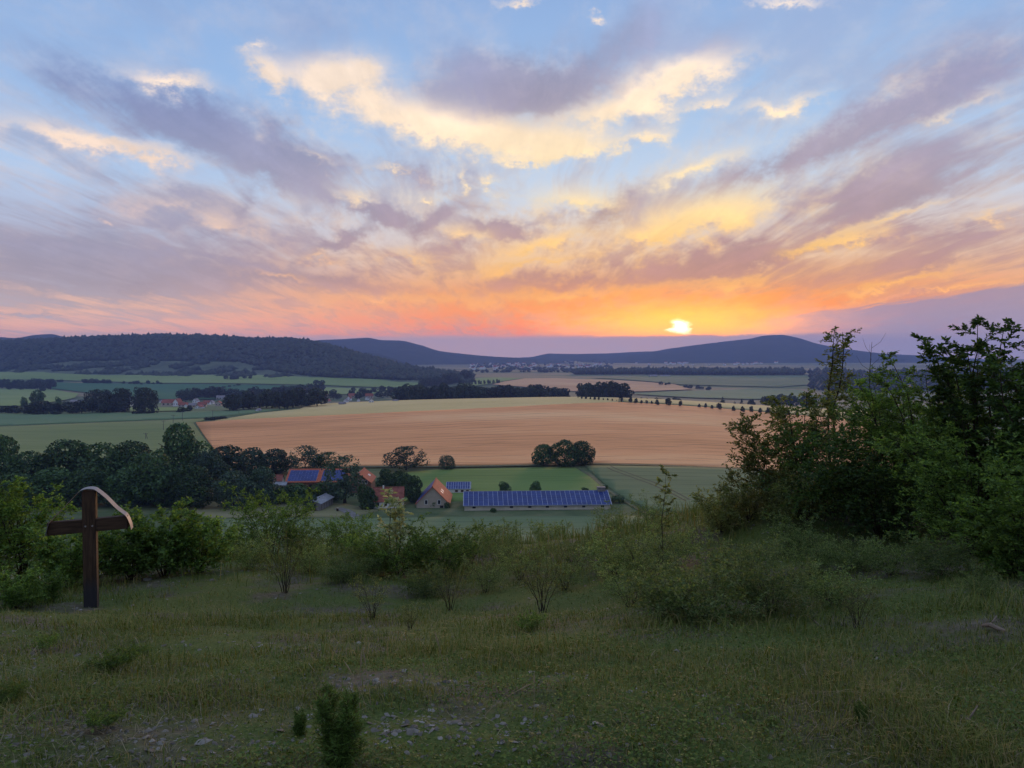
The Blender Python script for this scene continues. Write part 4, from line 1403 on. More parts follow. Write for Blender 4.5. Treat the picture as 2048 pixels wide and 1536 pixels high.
t, rf, Wd, ev, rg, k = gable_front('gable_house', 833, 897.5, 1016, 973, 1006, 18.5, m_beige, m_redtile, 0.03,
                                   label='steep gabled house with beige wall, red right roof slope and panels on the left slope', cat='house')
for x0 in (.30, .70):
    opening(t, 'window', Wd * x0 - .45, Wd * x0 + .45, 1.3, 2.7, 0.0, m_frame)
opening(t, 'door', Wd * .72, Wd * .72 + 1.2, 0.0, .8)
sl = math.hypot(Wd / 2, rg - ev)
nn = np.array([-k, 0, 1.0])
rect_panels(t, (.05, 17.9, ev + k * .05 + .12), (0, -1, 0), (1, 0, k), 12, 5, 1.42, sl / 5 - .12, .08, .08, lift=.12)
for y0 in (5.0, 8.5):
    MB().slab([(Wd * .80, y0, ev + k * Wd * .20 + .19), (Wd * .80, y0 + .9, ev + k * Wd * .20 + .19), (Wd * .72, y0 + .9, ev + k * Wd * .28 + .19), (Wd * .72, y0, ev + k * Wd * .28 + .19)], .05).build('skylight', m_frame, t)

# small shed with panels
a, rz, L = on_front(893, 986.5, 940.5, 986)
t, rf = gable_building('panel_shed', a, rz, L, 10.0, 1.6, 3.4, m_white_wall, m_greysheet, .3,
                       label='small white shed with two rows of solar panels behind the steep gable house', cat='shed')
k = 1.8 / 5.0
sl = math.hypot(5, 1.8)
rect_panels(t, (-.1, -.2, 1.6 - k * .2 + .12), (1, 0, 0), (0, 1, k), 10, 2, L / 10 - .10, sl / 2 - .1, .10, .16)
for q in (.42, .66, .88):
    opening(t, 'window', q * L - .45, q * L + .45, .55, 1.15, 0.0, m_redtile_dark)

# red roofed barn with two panel fields
a, rz, L = on_front(573, 981, 692, 979)
t, rf = gable_building('solar_barn', a, rz, L, 17.0, 3.4, 7.2, m_brick, m_redtile, .6,
                       label='brick barn with orange red roof holding two dark blue panel fields', cat='barn')
k = 3.8 / 8.5
sl = math.hypot(8.5, 3.8)
for x0, wid in ((.25, L * .485), (L * .575, L * .40)):
    nx = int(round(wid / 1.25))
    rect_panels(t, (x0, .25, 3.4 + k * .25 + .12), (1, 0, 0), (0, 1, k), nx, 5, wid / nx - .03, (sl - 1.5) / 5 - .03, .03, .03)
for q in range(6):
    MB().box(q * L / 6 + .2, q * L / 6 + .5, -.12, -.004, -.5, 3.0).build('pillar', m_redtile_dark, t)
    opening(t, 'window', q * L / 6 + 1.1, q * L / 6 + 2.3, .9, 2.3)

# half hidden brick house
t, rf, Wd, ev, rg, k = gable_front('brick_house', 696, 741, 986, 948, 965, 16.0, m_brick, m_redtile, 0.10,
                                   label='dark brick house with red roof half hidden behind the tall loose tree', cat='house')
for q in (.52, .66, .80):
    opening(t, 'window', Wd * q - .32, Wd * q + .32, ev - .5, ev + .9, 0.0, m_frame)
for y0 in (9.0, 10.6):
    MB().slab([(Wd * .86, y0, ev + k * Wd * .14 + .19), (Wd * .86, y0 + .9, ev + k * Wd * .14 + .19), (Wd * .76, y0 + .9, ev + k * Wd * .24 + .19), (Wd * .76, y0, ev + k * Wd * .24 + .19)], .05).build('skylight', m_frame, t)

# low cottage
a, rz, L = on_front(746, 1017, 806, 1016)
t, rf = gable_building('red_roof_cottage', a, rz, L, 9.4, 2.4, 6.4, m_white_wall, m_redtile_dark, .35,
                       label='low white cottage with weathered dark red roof behind the pale leaved sapling', cat='house')
for q in (.16, .42, .7, .88):
    opening(t, 'window', q * L - .4, q * L + .4, .9, 1.9, 0.0, m_woodwall)
MB().box(L * .3, L * .3 + .5, 4.2, 4.8, 6.0, 7.1).build('chimney', m_white_wall, t)

# grey shed
a = G(641, 1022, 30)
b = G(671.5, 1006, 30)
rz = math.atan2(b[1] - a[1], b[0] - a[0])
Ls = 13.0
t, rf = gable_building('grey_shed', (a[0], a[1], a[2]), rz, Ls, 5.2, 2.5, 3.5, m_woodwall, m_greysheet, .45,
                       label='weathered grey shed with sheet metal roof beside the gravel path', cat='shed')
for q in range(5):
    MB().box(q * Ls / 5 + .9, q * Ls / 5 + 1.05, -.06, -.004, 0, 2.4).build('post', m_twig, t)
MB().box(-.05, -.004, 1.5, 3.4, 0, 2.0).build('door', m_dark, t)

# little outbuildings left of the solar barn
a, rz, L = on_front(544, 975, 562, 975)
gable_building('small_red_house', a, 0.1, L, 6.0, 2.6, 4.6, m_white_wall, m_redtile_dark, .3, label='tiny red roofed house between the trees left of the solar barn', cat='house')
a, rz, L = on_front(550, 984, 571, 983.5)
gable_building('grey_lean_shed', a, 0.05, L, 5.0, 2.6, 3.4, m_woodwall, m_greysheet, .3, label='small grey roofed outbuilding at the left end of the solar barn', cat='shed')

# bin at the gravel path
p = G(675, 1023, 30)
t = empty('litter_bin', p, label='small dark bin with pale lid at the start of the gravel path', cat='bin')
MB().tube([(0, 0, 0), (0, 0, .5), (0, 0, 1.1)], [.32, .38, .42], 10).build('body', m_twig, t)
MB().tube([(0, 0, 1.1), (0, 0, 1.2), (0, 0, 1.28)], [.46, .46, .2], 10).build('lid', m_beige, t)


# ------------------------------------------------------------------ village
def cottage(px, base, wpx, hpx, wall, roof, gable, label, D=None, group='houses of the village', turn=0.0, name='village_house'):
    p = PD(px, D) if D else G(px, base, 30)
    k = p[1] / F
    wd, h = wpx * k, hpx * k
    t = empty(name, p, turn, label=label, cat='house', group=group)
    ev = h * .52
    if gable:
        L = wd * 1.3
        x0, x1 = -wd / 2, wd / 2
        MB().poly([(x0, 0, -3), (x1, 0, -3), (x1, L, -3), (x0, L, -3), (x0, 0, ev), (x1, 0, ev), (x1, L, ev), (x0, L, ev), (0, 0, h - .1), (0, L, h - .1)],
                  [(0, 1, 5, 8, 4), (1, 2, 6, 5), (2, 3, 7, 9, 6), (3, 0, 4, 7)]).build('wall', wall, t)
        r = MB()
        r.slab([(x0 - .5, L + .5, ev - .5), (x0 - .5, -.5, ev - .5), (0, -.5, h + .1), (0, L + .5, h + .1)], .25)
        r.slab([(x1 + .5, -.5, ev - .5), (x1 + .5, L + .5, ev - .5), (0, L + .5, h + .1), (0, -.5, h + .1)], .25)
    else:
        L = wd * .6
        x0, x1 = -wd / 2, wd / 2
        MB().poly([(x0, 0, -3), (x1, 0, -3), (x1, L, -3), (x0, L, -3), (x0, 0, ev), (x1, 0, ev), (x1, L, ev), (x0, L, ev), (x0, L / 2, h - .1), (x1, L / 2, h - .1)],
                  [(0, 1, 5, 4), (2, 3, 7, 6), (1, 2, 6, 9, 5), (3, 0, 4, 8, 7)]).build('wall', wall, t)
        r = MB()
        r.slab([(x0 - .5, -.5, ev - .3), (x1 + .5, -.5, ev - .3), (x1 + .5, L / 2, h + .1), (x0 - .5, L / 2, h + .1)], .25)
        r.slab([(x1 + .5, L + .5, ev - .3), (x0 - .5, L + .5, ev - .3), (x0 - .5, L / 2, h + .1), (x1 + .5, L / 2, h + .1)], .25)
    r.build('roof', roof, t)
    if wpx > 7:
        nwin = 2 if gable else 3
        for i in range(nwin):
            xc = x0 + (x1 - x0) * (i + .5) / nwin
            MB().box(xc - wd * .06, xc + wd * .06, -.15, .1, ev * .35, ev * .75).build('window', m_dark, t)
    return t


m_roof_red = simple('village_red_roof', (.26, .085, .06), 0.25, 0.2)
m_roof_grey = simple('village_grey_roof', (.22, .20, .22), 0.25, 0.2)
m_wall_white = simple('village_white_wall', (.66, .66, .68), 0.05, 0.2)
m_wall_cream = simple('village_cream_wall', (.42, .36, .30), 0.1, 0.2)
for px, b, w_, h_, wl, rf_, gb, lab in [
    (336, 812, 26, 13, m_wall_cream, m_roof_red, False, 'long red roofed farmhouse at the left end of the village'),
    (351, 812.5, 12, 15, m_wall_white, m_roof_red, True, 'bright white gable house beside the long red roofed farmhouse'),
    (330, 806, 22, 6, m_wall_white, m_roof_grey, False, 'long pale hall roof behind the red roofed farmhouse'),
    (366, 814, 18, 9, m_wall_cream, m_roof_red, False, 'orange roofed barn right of the white gable house'),
    (372, 815, 7, 8, m_wall_white, m_roof_red, True, 'small white gable in front of the orange roofed barn'),
    (383, 815, 14, 9, m_wall_cream, m_roof_grey, False, 'grey roofed house in the middle of the village'),
    (389, 806, 9, 9, m_wall_white, m_roof_grey, True, 'white gable house standing higher behind the village middle'),
    (404, 814, 16, 10, m_wall_cream, m_roof_red, False, 'red roofed house in the right cluster of the village'),
    (412, 809, 14, 8, m_wall_white, m_roof_red, False, 'red roofed white house behind the right cluster'),
    (421, 808, 9, 7, m_wall_white, m_roof_grey, True, 'small white gable behind the right cluster'),
    (436, 812, 12, 10, m_wall_cream, m_roof_red, True, 'red gabled house before the dark village wood'),
    (441, 799, 16, 8, m_wall_white, m_roof_grey, False, 'wide white house with paired gables above the village'),
    (395, 817, 12, 7, m_wall_white, m_roof_red, True, 'low white gable at the front of the village'),
    (514, 823, 8, 6, m_wall_white, m_roof_grey, True, 'lone white house at the front foot of the village wood'),
    (600, 800, 8, 5, m_wall_white, m_roof_grey, False, 'small white house peeking from the middle of the wood'),
    (566, 787, 6, 4, m_wall_white, m_roof_grey, True, 'tiny white house at the upper edge of the wood'),
    (634, 776, 7, 4, m_wall_white, m_roof_grey, False, 'white chapel on the field above the village'),
    (645, 798, 16, 10, m_wall_cream, m_roof_red, False, 'wide reddish house left in the right village half'),
    (652, 806, 10, 8, m_wall_cream, m_roof_red, True, 'low reddish gable in the right village half'),
    (706, 796, 18, 9, m_wall_cream, m_roof_red, False, 'large red roof in the right village half'),
    (697, 801, 8, 9, m_wall_white, m_roof_red, True, 'narrow white gable under the large red roof'),
    (690, 805, 7, 7, m_wall_white, m_roof_grey, True, 'small white gable lower left of the large red roof'),
    (738, 797, 15, 10, m_wall_cream, m_roof_red, False, 'brown red roof right of the large red roof'),
    (733, 800, 6, 7, m_wall_white, m_roof_grey, True, 'small bright gable before the brown red roof'),
    (743, 806, 9, 9, m_wall_white, m_roof_grey, True, 'bright white gable at the barley field edge'),
    (762, 793, 9, 8, m_wall_white, m_roof_grey, True, 'white gable at the right end of the village'),
    (683, 810, 12, 6, m_wall_cream, m_roof_grey, False, 'grey roofed barn at the front of the right village half'),
    (717, 803, 6, 6, m_wall_white, m_roof_grey, True, 'tiny white gable between village trees'),
    (785, 785, 6, 4, m_wall_white, m_roof_grey, True, 'tiny white hut on the pasture behind the village'),
    (790, 803, 10, 4, m_wall_cream, m_roof_grey, False, 'low grey shed where the village meets the barley'),
    (858, 764, 10, 4, m_wall_white, m_roof_red, False, 'small farm at the toe of the forested hill'),
    (878, 764, 8, 3.5, m_wall_white, m_roof_grey, False, 'pale shed beside the small farm at the hill toe'),
    (152, 806, 22, 6, m_wall_cream, m_roof_grey, False, 'long pale hall left of the tall tree row'),
    (238, 813, 14, 10, m_wall_white, m_roof_grey, True, 'white house glimpsed through the left gap of the tall tree row'),
    (268, 812, 16, 9, m_wall_white, m_roof_grey, False, 'white house glimpsed through the right gap of the tall tree row'),
    (1308, 754, 16, 4.5, m_wall_cream, m_roof_grey, False, 'long pale farm hall before the dark forest strip'),
    (1330, 753, 20, 3, m_wall_cream, m_roof_grey, False, 'second flatter farm hall before the dark forest strip'),
]:
    cottage(px, b, w_, h_, wl, rf_, gb, lab, turn=0.25 * math.sin(px))

# far town: pale specks below the hills, nothing tells them apart
base_house = None
for i in range(110):
    px = 940 + 260 * _rf.random() if i % 4 else 1270 + 300 * _rf.random()
    D = (3900 + 2200 * _rf.random()) if i % 4 else 5400 + 900 * _rf.random()
    p = PD(px, D)
    if base_house is None:
        mb = MB()
        mb.poly([(-8, -5, -3), (8, -5, -3), (8, 5, -3), (-8, 5, -3), (-8, -5, 6), (8, -5, 6), (8, 5, 6), (-8, 5, 6), (-8, 0, 10), (8, 0, 10)],
                [(0, 1, 5, 4), (2, 3, 7, 6), (1, 2, 6, 9, 5), (3, 0, 4, 8, 7), (4, 5, 9, 8), (6, 7, 8, 9)])
        base_house = mb.mesh('town_house')
        base_house.materials.append(m_wall_white)
        base_house.materials.append(m_roof_red)
        base_house.polygons[4].material_index = 1
        base_house.polygons[5].material_index = 1
    o = link('town_house', base_house, None, None, p, (0, 0, _rf.random() * 3), (.8 + .9 * _rf.random(),) * 3)
    tag(o, 'pale speck of a house in the far town below the hills', 'house', 'houses of the far town')

# power poles
m_pole = simple('grey_pole_wood', (.10, .09, .085), 0.2, 2.0)


def pole(px, base, hpx, label, double=False):
    p = G(px, base, 30)
    h = hpx * p[1] / F
    r = .16
    t = empty('power_pole', p, 0.2, label=label, cat='power pole', group='power poles crossing the fields')
    MB().tube([(0, 0, -.5), (0, 0, h)], [r * 1.3, r], 7).build('mast', m_pole, t)
    MB().box(-1.6, 1.6, -.09, .09, h - .55, h - .35).build('crossarm', m_pole, t)
    for x in (-1.4, 0, 1.4):
        MB().tube([(x, 0, h - .35 if x else h), (x, 0, (h if x else h + .35))], .06, 6).build('insulator', m_pole, t)
    if double:
        MB().tube([(1.5, 0, -.5), (.2, 0, h - .6)], [r, r], 6).build('strut', m_pole, t)
    return np.array([p[0], p[1], p[2] + h])


tops = [pole(291.5, 879, 13, 'power pole with wide crossarm in the olive field, nearest one', True),
        pole(327, 861, 20, 'power pole right above the tallest tree of the wood'),
        pole(346.5, 847, 17, 'slim power pole in the upper olive field'),
        pole(365, 842, 19, 'dark power pole on the boundary of the blue green field'),
        pole(425.5, 836, 15, 'thin power pole above the wheat corner'),
        pole(478, 828, 12, 'thin power pole at the edge of the village wood'),
        pole(521, 820, 14, 'pale power pole at the tip of the barley field')]
for A_, B_, nm in zip(tops[:3], tops[1:4], ('from the nearest pole', 'between second and third pole', 'from third pole to the field boundary')):
    mb = MB()
    pts = [A_ + (B_ - A_) * q / 8 - np.array([0, 0, 2.0 * (1 - (2 * q / 8 - 1) ** 2)]) for q in range(9)]
    mb.tube(pts, .035, 4)
    tag(mb.build('power_line', m_pole), 'thin sagging power line %s' % nm, 'cable', 'power lines between the field poles')

# ------------------------------------------------------------------ wooden cross
m_beam = None


def beam_mat(name, damp):
    m, nt = newmat(name)
    tcn = nt.new('ShaderNodeTexCoord')
    mp = nt.new('ShaderNodeMapping', {'Vector': tcn.outputs['Object'], 'Scale': (14, 14, 1.2) if damp else (1.2, 14, 14)}).outputs[0]
    n = nt.noise(mp, 3.0, 5.0, 0.65)
    c = nt.ramp(n, [(0.3, (.020, .011, .007)), (0.5, (.046, .026, .015)), (0.75, (.085, .050, .030))])
    z = nt.new('ShaderNodeSeparateXYZ', {0: tcn.outputs['Object']}).outputs[2]
    wet = nt.smooth(nt.math('MULTIPLY_ADD', n, 0.15, z), 0.28, 0.5, damp, 0.0)
    c = nt.mix(wet, c, (.022, .024, .030, 1))
    return finish(m, nt, c, 0.75, n, 0.5, 0.006, spec=0.25)


m_beam = beam_mat('dark_oiled_beam', 0.8)
m_arm = beam_mat('dark_oiled_arm', 0.0)
m_sheetmetal = simple('zinc_sheet', (.21, .195, .19), 0.15, 6.0, 0.6, 0.4, metallic=0.2)
cp = G(183, 1214, 4)
kx = cp[1] / F / cos(math.atan((183 - 1024) / F)) * 0.88
cz = radians(19)
t = empty('wooden_cross', cp, cz, label='dark wooden wayside cross with curved metal roof strip, standing in the grass', cat='cross')
H = (1214 - 977) * cp[1] / F
kz = cp[1] / F


def bevel_box(name, x0, x1, y0, y1, z0, z1, mat, parent, bv=.006):
    import bmesh
    bm = bmesh.new()
    mbx = MB().box(x0, x1, y0, y1, z0, z1)
    vs = [bm.verts.new(v) for v in mbx.v]
    for f in mbx.f:
        bm.faces.new([vs[i] for i in f])
    bmesh.ops.bevel(bm, geom=bm.edges[:], offset=bv, segments=1, affect='EDGES')
    me = bpy.data.meshes.new(name)
    bm.to_mesh(me)
    bm.free()
    return link(name, me, mat, parent)


pwid = 24.5 * kz / 2
bevel_box('post', -pwid, pwid, -.075, .075, -.25, H, m_beam, t)
za, zb = (1214 - 1060) * kz, (1214 - 1034) * kz
xl, xr = -86 * kz * .87, 80 * kz * .87
zm, zh = (za + zb) / 2, (zb - za) / 2
for x0, x1 in ((xl, -pwid + .012), (pwid - .012, xr)):
    o = bevel_box('crossbeam', x0, x1, -.055, .055, -zh, zh, m_arm, t)
    o.location = (0, 0, zm)
    o.rotation_euler = (0, -.032, 0)
RP = [(-88, 151), (-86, 160), (-82, 174), (-66, 192), (-48, 209), (-30, 226), (-19, 236.5), (-11, 240), (0, 241.5), (11, 240), (22, 233), (38, 219), (55, 201), (68, 190), (77, 183), (83, 172), (86.5, 162), (88, 154)]
xs_ = np.array([p[0] * kz * .87 for p in RP])
zs_ = np.array([p[1] * kz + .004 for p in RP])
tt = np.linspace(0, len(RP) - 1, 60)
X_ = pchip(np.arange(len(RP)), xs_, tt)
Z_ = pchip(np.arange(len(RP)), zs_, tt)
mb = MB()
yd = .10
pts = []
for i in range(60):
    j0, j1 = max(0, i - 1), min(59, i + 1)
    d = np.array([X_[j1] - X_[j0], Z_[j1] - Z_[j0]])
    d /= np.linalg.norm(d)
    nx_, nz_ = -d[1] * .0022, d[0] * .0022
    pts += [(X_[i], -yd, Z_[i]), (X_[i], yd, Z_[i]), (X_[i] + nx_, yd, Z_[i] + nz_), (X_[i] + nx_, -yd, Z_[i] + nz_)]
fs = []
for i in range(59):
    a_, b_ = 4 * i, 4 * i + 4
    for q in range(4):
        fs.append((a_ + q, a_ + (q + 1) % 4, b_ + (q + 1) % 4, b_ + q))
fs += [(0, 3, 2, 1), (236, 237, 238, 239)]
mb.poly(pts, fs)
mb.build('metal_roof', m_sheetmetal, t)
for x in (-pwid * .5, pwid * .5):
    MB().tube([(x, -.083, (za + zb) / 2), (x, -.072, (za + zb) / 2)], .011, 8).build('bolt', m_sheetmetal, t)


# ------------------------------------------------------------------ near shrubs
def tubes_np(paths, radii, sides=3):
    """many branches at once: paths (n,k,3), radii (n,k)"""
    n, k, _ = paths.shape
    t = np.gradient(paths, axis=1)
    t = unit(t)
    ref = np.where(np.abs(t[..., 2:3]) < 0.9, np.array([0, 0, 1.0]), np.array([1.0, 0, 0]))
    s = unit(np.cross(t, ref))
    u = np.cross(t, s)
    an = np.arange(sides) * 2 * pi / sides
    ring = paths[:, :, None] + radii[:, :, None, None] * (np.cos(an)[None, None, :, None] * s[:, :, None] + np.sin(an)[None, None, :, None] * u[:, :, None])
    V = ring.reshape(-1, 3)
    i = (np.arange(n) * k * sides)[:, None, None] + (np.arange(k - 1) * sides)[None, :, None]
    j = np.arange(sides)[None, None]
    j2 = (j + 1) % sides
    Q = np.stack([i + j, i + j2, i + j2 + sides, i + j + sides], -1).reshape(-1, 4)
    return V, Q


def plant(r, H, Wd, stems=5, lat=14, twig=6, lpt=9, leaf=.05, asp=.5, clear=.15, up=.5, lean=1.0, droop=.25, girth=.0085, flatleaf=.6, fold=.1, latlen=1.0, tmin=.65, cone=.6):
    """a shrub: curved stems, side branches, twigs and leaves; returns branch paths and leaves"""
    thick, mid, thin = [], [], []
    C, Dn, Nn, S_ = [], [], [], []
    tt = np.linspace(0, 1, 9)[:, None]
    for si in range(stems):
        a = 2 * pi * (si + r.random() * .7) / stems
        e = (0.25 + 0.75 * r.random()) * Wd * .5 * lean if stems > 1 else .04 * Wd
        h = H * (tmin + (1 - tmin) * r.random()) if stems > 1 else H
        b0 = np.array([cos(a), sin(a), 0]) * .05 * Wd * r.random()
        p2 = np.array([cos(a) * e, sin(a) * e, h])
        p1 = b0 + np.array([cos(a) * e * .25, sin(a) * e * .25, h * .55])
        path = b0 * (1 - tt) ** 2 + 2 * p1 * tt * (1 - tt) + p2 * tt ** 2
        path[1:] += np.cumsum(r.normal(size=(8, 3)) * .012 * H, 0) * np.array([1, 1, .2])
        thick.append((path, girth * H * (1 - .85 * tt[:, 0])))
        for li in range(lat):
            t = clear + (1.0 - clear) * ((li + r.random()) / lat)
            f = min(t * 8, 7.999)
            i = int(f)
            o = path[i] + (path[i + 1] - path[i]) * (f - i)
            az = r.random() * 2 * pi if stems <= 2 else a + r.normal() * 1.1
            L = Wd * .5 * latlen * (1 - cone * t) * (.45 + .65 * r.random())
            d = np.array([cos(az), sin(az), up * (.6 + .8 * r.random())])
            d /= np.linalg.norm(d)
            s = np.linspace(0, 1, 5)[:, None]
            lp = o + d * L * s + np.array([0, 0, -droop * L]) * s ** 2
            lp[1:] += np.cumsum(r.normal(size=(4, 3)) * .03 * L, 0)
            mid.append((lp, girth * H * .32 * (1 - .75 * t) * (1 - .8 * s[:, 0])))
            for ti in range(twig):
                t2 = .18 + .82 * (ti + r.random()) / twig
                f2 = min(t2 * 4, 3.999)
                i2 = int(f2)
                o2 = lp[i2] + (lp[i2 + 1] - lp[i2]) * (f2 - i2)
                d2 = d + .85 * r.normal(size=3) + np.array([0, 0, .15])
                d2 /= np.linalg.norm(d2)
                L2 = L * .34 * (.5 + r.random()) * (1.15 - .5 * t2) + leaf * .6
                s2 = np.linspace(0, 1, 3)[:, None]
                tp = o2 + d2 * L2 * s2 + np.array([0, 0, -.12 * L2]) * s2 ** 2
                thin.append((tp, np.array([1, .7, .3]) * girth * H * .07 + .0006))
                q = np.linspace(.12, 1, lpt)[:, None]
                pos = o2 + d2 * L2 * q + np.array([0, 0, -.12 * L2]) * q ** 2
                sd = np.cross(d2, (0, 0, 1.0))
                sd /= np.linalg.norm(sd) + 1e-6
                sg = np.where(np.arange(lpt) % 2 == 0, 1.0, -1.0)[:, None]
                C.append(pos)
                Dn.append(d2 * .7 + sd * sg * .9 + .35 * r.normal(size=(lpt, 3)))
                Nn.append(np.array([0, 0, 1.0]) * flatleaf + .55 * r.normal(size=(lpt, 3)))
                S_.append(leaf * (.6 + .7 * r.random(lpt)))
    return thick, mid, thin, np.vstack(C), np.vstack(Dn), np.vstack(Nn), np.concatenate(S_)


def plant_meshes(r, leafmat, woodmat, **kw):
    asp = kw.get('asp', .5)
    fold = kw.get('fold', .1)
    th, mi, tn, C, Dn, Nn, Sz = plant(r, **kw)
    Vs, Fs, k = [], [], 0
    for lst, sd in ((th, 5), (mi, 3), (tn, 3)):
        if not lst:
            continue
        V, Q = tubes_np(np.array([p for p, _ in lst]), np.array([q for _, q in lst]), sd)
        Vs.append(V)
        Fs.append(Q + k)
        k += len(V)
    bm_ = mesh_np('branches', np.vstack(Vs), Fs, True)
    bm_.materials.append(woodmat)
    V, Q = leaf_cards(C, Dn, Nn, Sz, Sz * asp, fold)
    lm = mesh_np('leaves', V, Q)
    lm.materials.append(leafmat)
    return bm_, lm


_rs = np.random.default_rng(5)
TRI = [0]


def shrub(name, cat, label, px, base, top, wpx, leafmat, D=None, group=None, rz=0.0, **kw):
    p = PD(px, D) if D else G(px, base, 3.0, 40.0)
    k = p[1] / F
    # height from the ground point to the wanted top
    kw.setdefault('H', (base - top) * k * 1.0)
    kw.setdefault('Wd', wpx * k)
    b, l = plant_meshes(_rs, leafmat, m_twig, **kw)
    t = empty(name, (p[0], p[1], p[2] - .03), rz, label=label, cat=cat, group=group)
    link('branches', b, None, t)
    link('leaves', l, None, t)
    TRI[0] += len(l.polygons) * 2 + len(b.polygons) * 2
    return t, b, l


def shrub_copy(src, label, px, base, hpx, D=None, group=None, rz=0.0):
    """another plant from the meshes of src"""
    t0, b, l = src
    p = PD(px, D) if D else G(px, base, 3.0, 40.0)
    z = l.vertices[0].co
    h0 = max(v.co.z for v in l.vertices)
    s = hpx * p[1] / F / h0
    t = empty(t0.name.split('.')[0], (p[0], p[1], p[2] - .02), rz, label=label, cat=t0['category'], group=group)
    t.scale = (s, s, s)
    link('branches', b, None, t)
    link('leaves', l, None, t)
    return t


TH = 'shrubs of the thicket on the right'
BIG = dict(leaf=.055, asp=.55)
shrub('hornbeam_shrub', 'shrub', 'feathery shrub at the left end of the right thicket, against the wheat field', 1540, 1012, 826, 190, m_leaf_olive, group=TH,
      stems=5, lat=20, twig=7, lpt=10, leaf=.058, up=.85, droop=.1, lean=.9, clear=.12)
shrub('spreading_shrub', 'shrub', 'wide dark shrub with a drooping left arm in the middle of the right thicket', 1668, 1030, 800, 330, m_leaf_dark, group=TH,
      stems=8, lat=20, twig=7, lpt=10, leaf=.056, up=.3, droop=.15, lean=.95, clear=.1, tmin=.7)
shrub('spreading_shrub', 'shrub', 'arching shrub arm reaching left above the feathery shrub', 1600, 1020, 775, 170, m_leaf_olive, group=TH,
      stems=4, lat=16, twig=7, lpt=10, leaf=.05, up=.25, droop=.1, lean=.7, clear=.45, tmin=.9)
shrub('young_tree', 'sapling', 'slim young tree with tiered branches standing up from the thicket against the far plain', 1664, 1020, 704, 130, m_leaf_olive, D=14.5, group=TH,
      H=3.02, stems=2, lat=26, twig=5, lpt=9, leaf=.055, up=.22, droop=-.05, lean=.35, clear=.45, tmin=.96, cone=.55, girth=.010)
shrub('leafy_shrub', 'shrub', 'mid green rounded shrub right of the slim young tree', 1790, 1050, 742, 220, m_leaf_green, group=TH,
      stems=7, lat=20, twig=8, lpt=12, leaf=.046, up=.5, clear=.12, tmin=.75)
shrub('leafy_shrub', 'shrub', 'green bush filling the thicket left of the tallest dark shrub', 1872, 1060, 690, 220, m_leaf_green, group=TH,
      stems=7, lat=22, twig=8, lpt=11, leaf=.044, up=.6, clear=.15, tmin=.75)
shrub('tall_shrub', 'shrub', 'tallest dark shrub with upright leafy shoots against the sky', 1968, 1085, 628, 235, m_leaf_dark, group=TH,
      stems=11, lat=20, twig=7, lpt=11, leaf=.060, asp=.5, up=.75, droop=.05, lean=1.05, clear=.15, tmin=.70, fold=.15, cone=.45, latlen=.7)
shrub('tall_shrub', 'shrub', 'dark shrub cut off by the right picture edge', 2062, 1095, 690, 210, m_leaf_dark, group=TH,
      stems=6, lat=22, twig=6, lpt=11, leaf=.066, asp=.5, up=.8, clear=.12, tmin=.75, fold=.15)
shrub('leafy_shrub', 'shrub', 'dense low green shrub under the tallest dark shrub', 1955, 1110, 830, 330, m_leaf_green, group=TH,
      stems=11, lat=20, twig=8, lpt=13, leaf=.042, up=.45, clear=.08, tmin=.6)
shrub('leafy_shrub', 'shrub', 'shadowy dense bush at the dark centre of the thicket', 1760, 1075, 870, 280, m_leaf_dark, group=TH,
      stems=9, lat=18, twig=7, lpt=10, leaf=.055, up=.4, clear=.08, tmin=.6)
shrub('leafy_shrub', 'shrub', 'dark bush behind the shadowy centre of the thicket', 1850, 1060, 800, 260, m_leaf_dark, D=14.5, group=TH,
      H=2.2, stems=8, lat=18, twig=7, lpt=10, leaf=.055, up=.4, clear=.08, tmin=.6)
shrub('olive_bush', 'bush', 'pale olive bush on the mound below the feathery shrub', 1500, 1040, 930, 150, m_leaf_olive, group=TH,
      stems=8, lat=14, twig=7, lpt=9, leaf=.036, up=.6, clear=.05, tmin=.6)
shrub('olive_bush', 'bush', 'olive bush at the left foot of the mound', 1440, 1065, 965, 130, m_leaf_olive, group=TH,
      stems=8, lat=13, twig=7, lpt=9, leaf=.032, up=.6, clear=.05, tmin=.55)
shrub('olive_bush', 'bush', 'olive bush between the feathery shrub and the dark thicket', 1610, 1042, 915, 160, m_leaf_olive, group=TH,
      stems=8, lat=14, twig=7, lpt=9, leaf=.040, up=.6, clear=.05, tmin=.6)
shrub('leafy_shrub', 'shrub', 'green shrub at the right picture edge below the cut off dark shrub', 2040, 1150, 930, 200, m_leaf_green, group=TH,
      stems=9, lat=18, twig=7, lpt=12, leaf=.042, up=.45, clear=.06, tmin=.6)
# bare dead stems in the gap of the thicket
p = PD(1742, 15.0)
t = empty('dead_sapling', p, label='bare dead stem rising from the gap in the thicket', cat='dead sapling', group=TH)
mb = MB()
mb.tube([(0, 0, 0), (.02, 0, 1.1), (-.02, .02, 2.2), (.01, 0, 2.85)], [.016, .013, .008, .003], 5)
mb.build('stem', m_bark, t)
mb = MB()
for q in range(14):
    z = 1.3 + q * .11
    a = q * 2.4
    mb.tube([(0, 0, z), (cos(a) * .16, sin(a) * .16, z + .12), (cos(a) * .26, sin(a) * .26, z + .30)], [.004, .003, .0015], 3)
mb.build('twigs', m_bark, t)

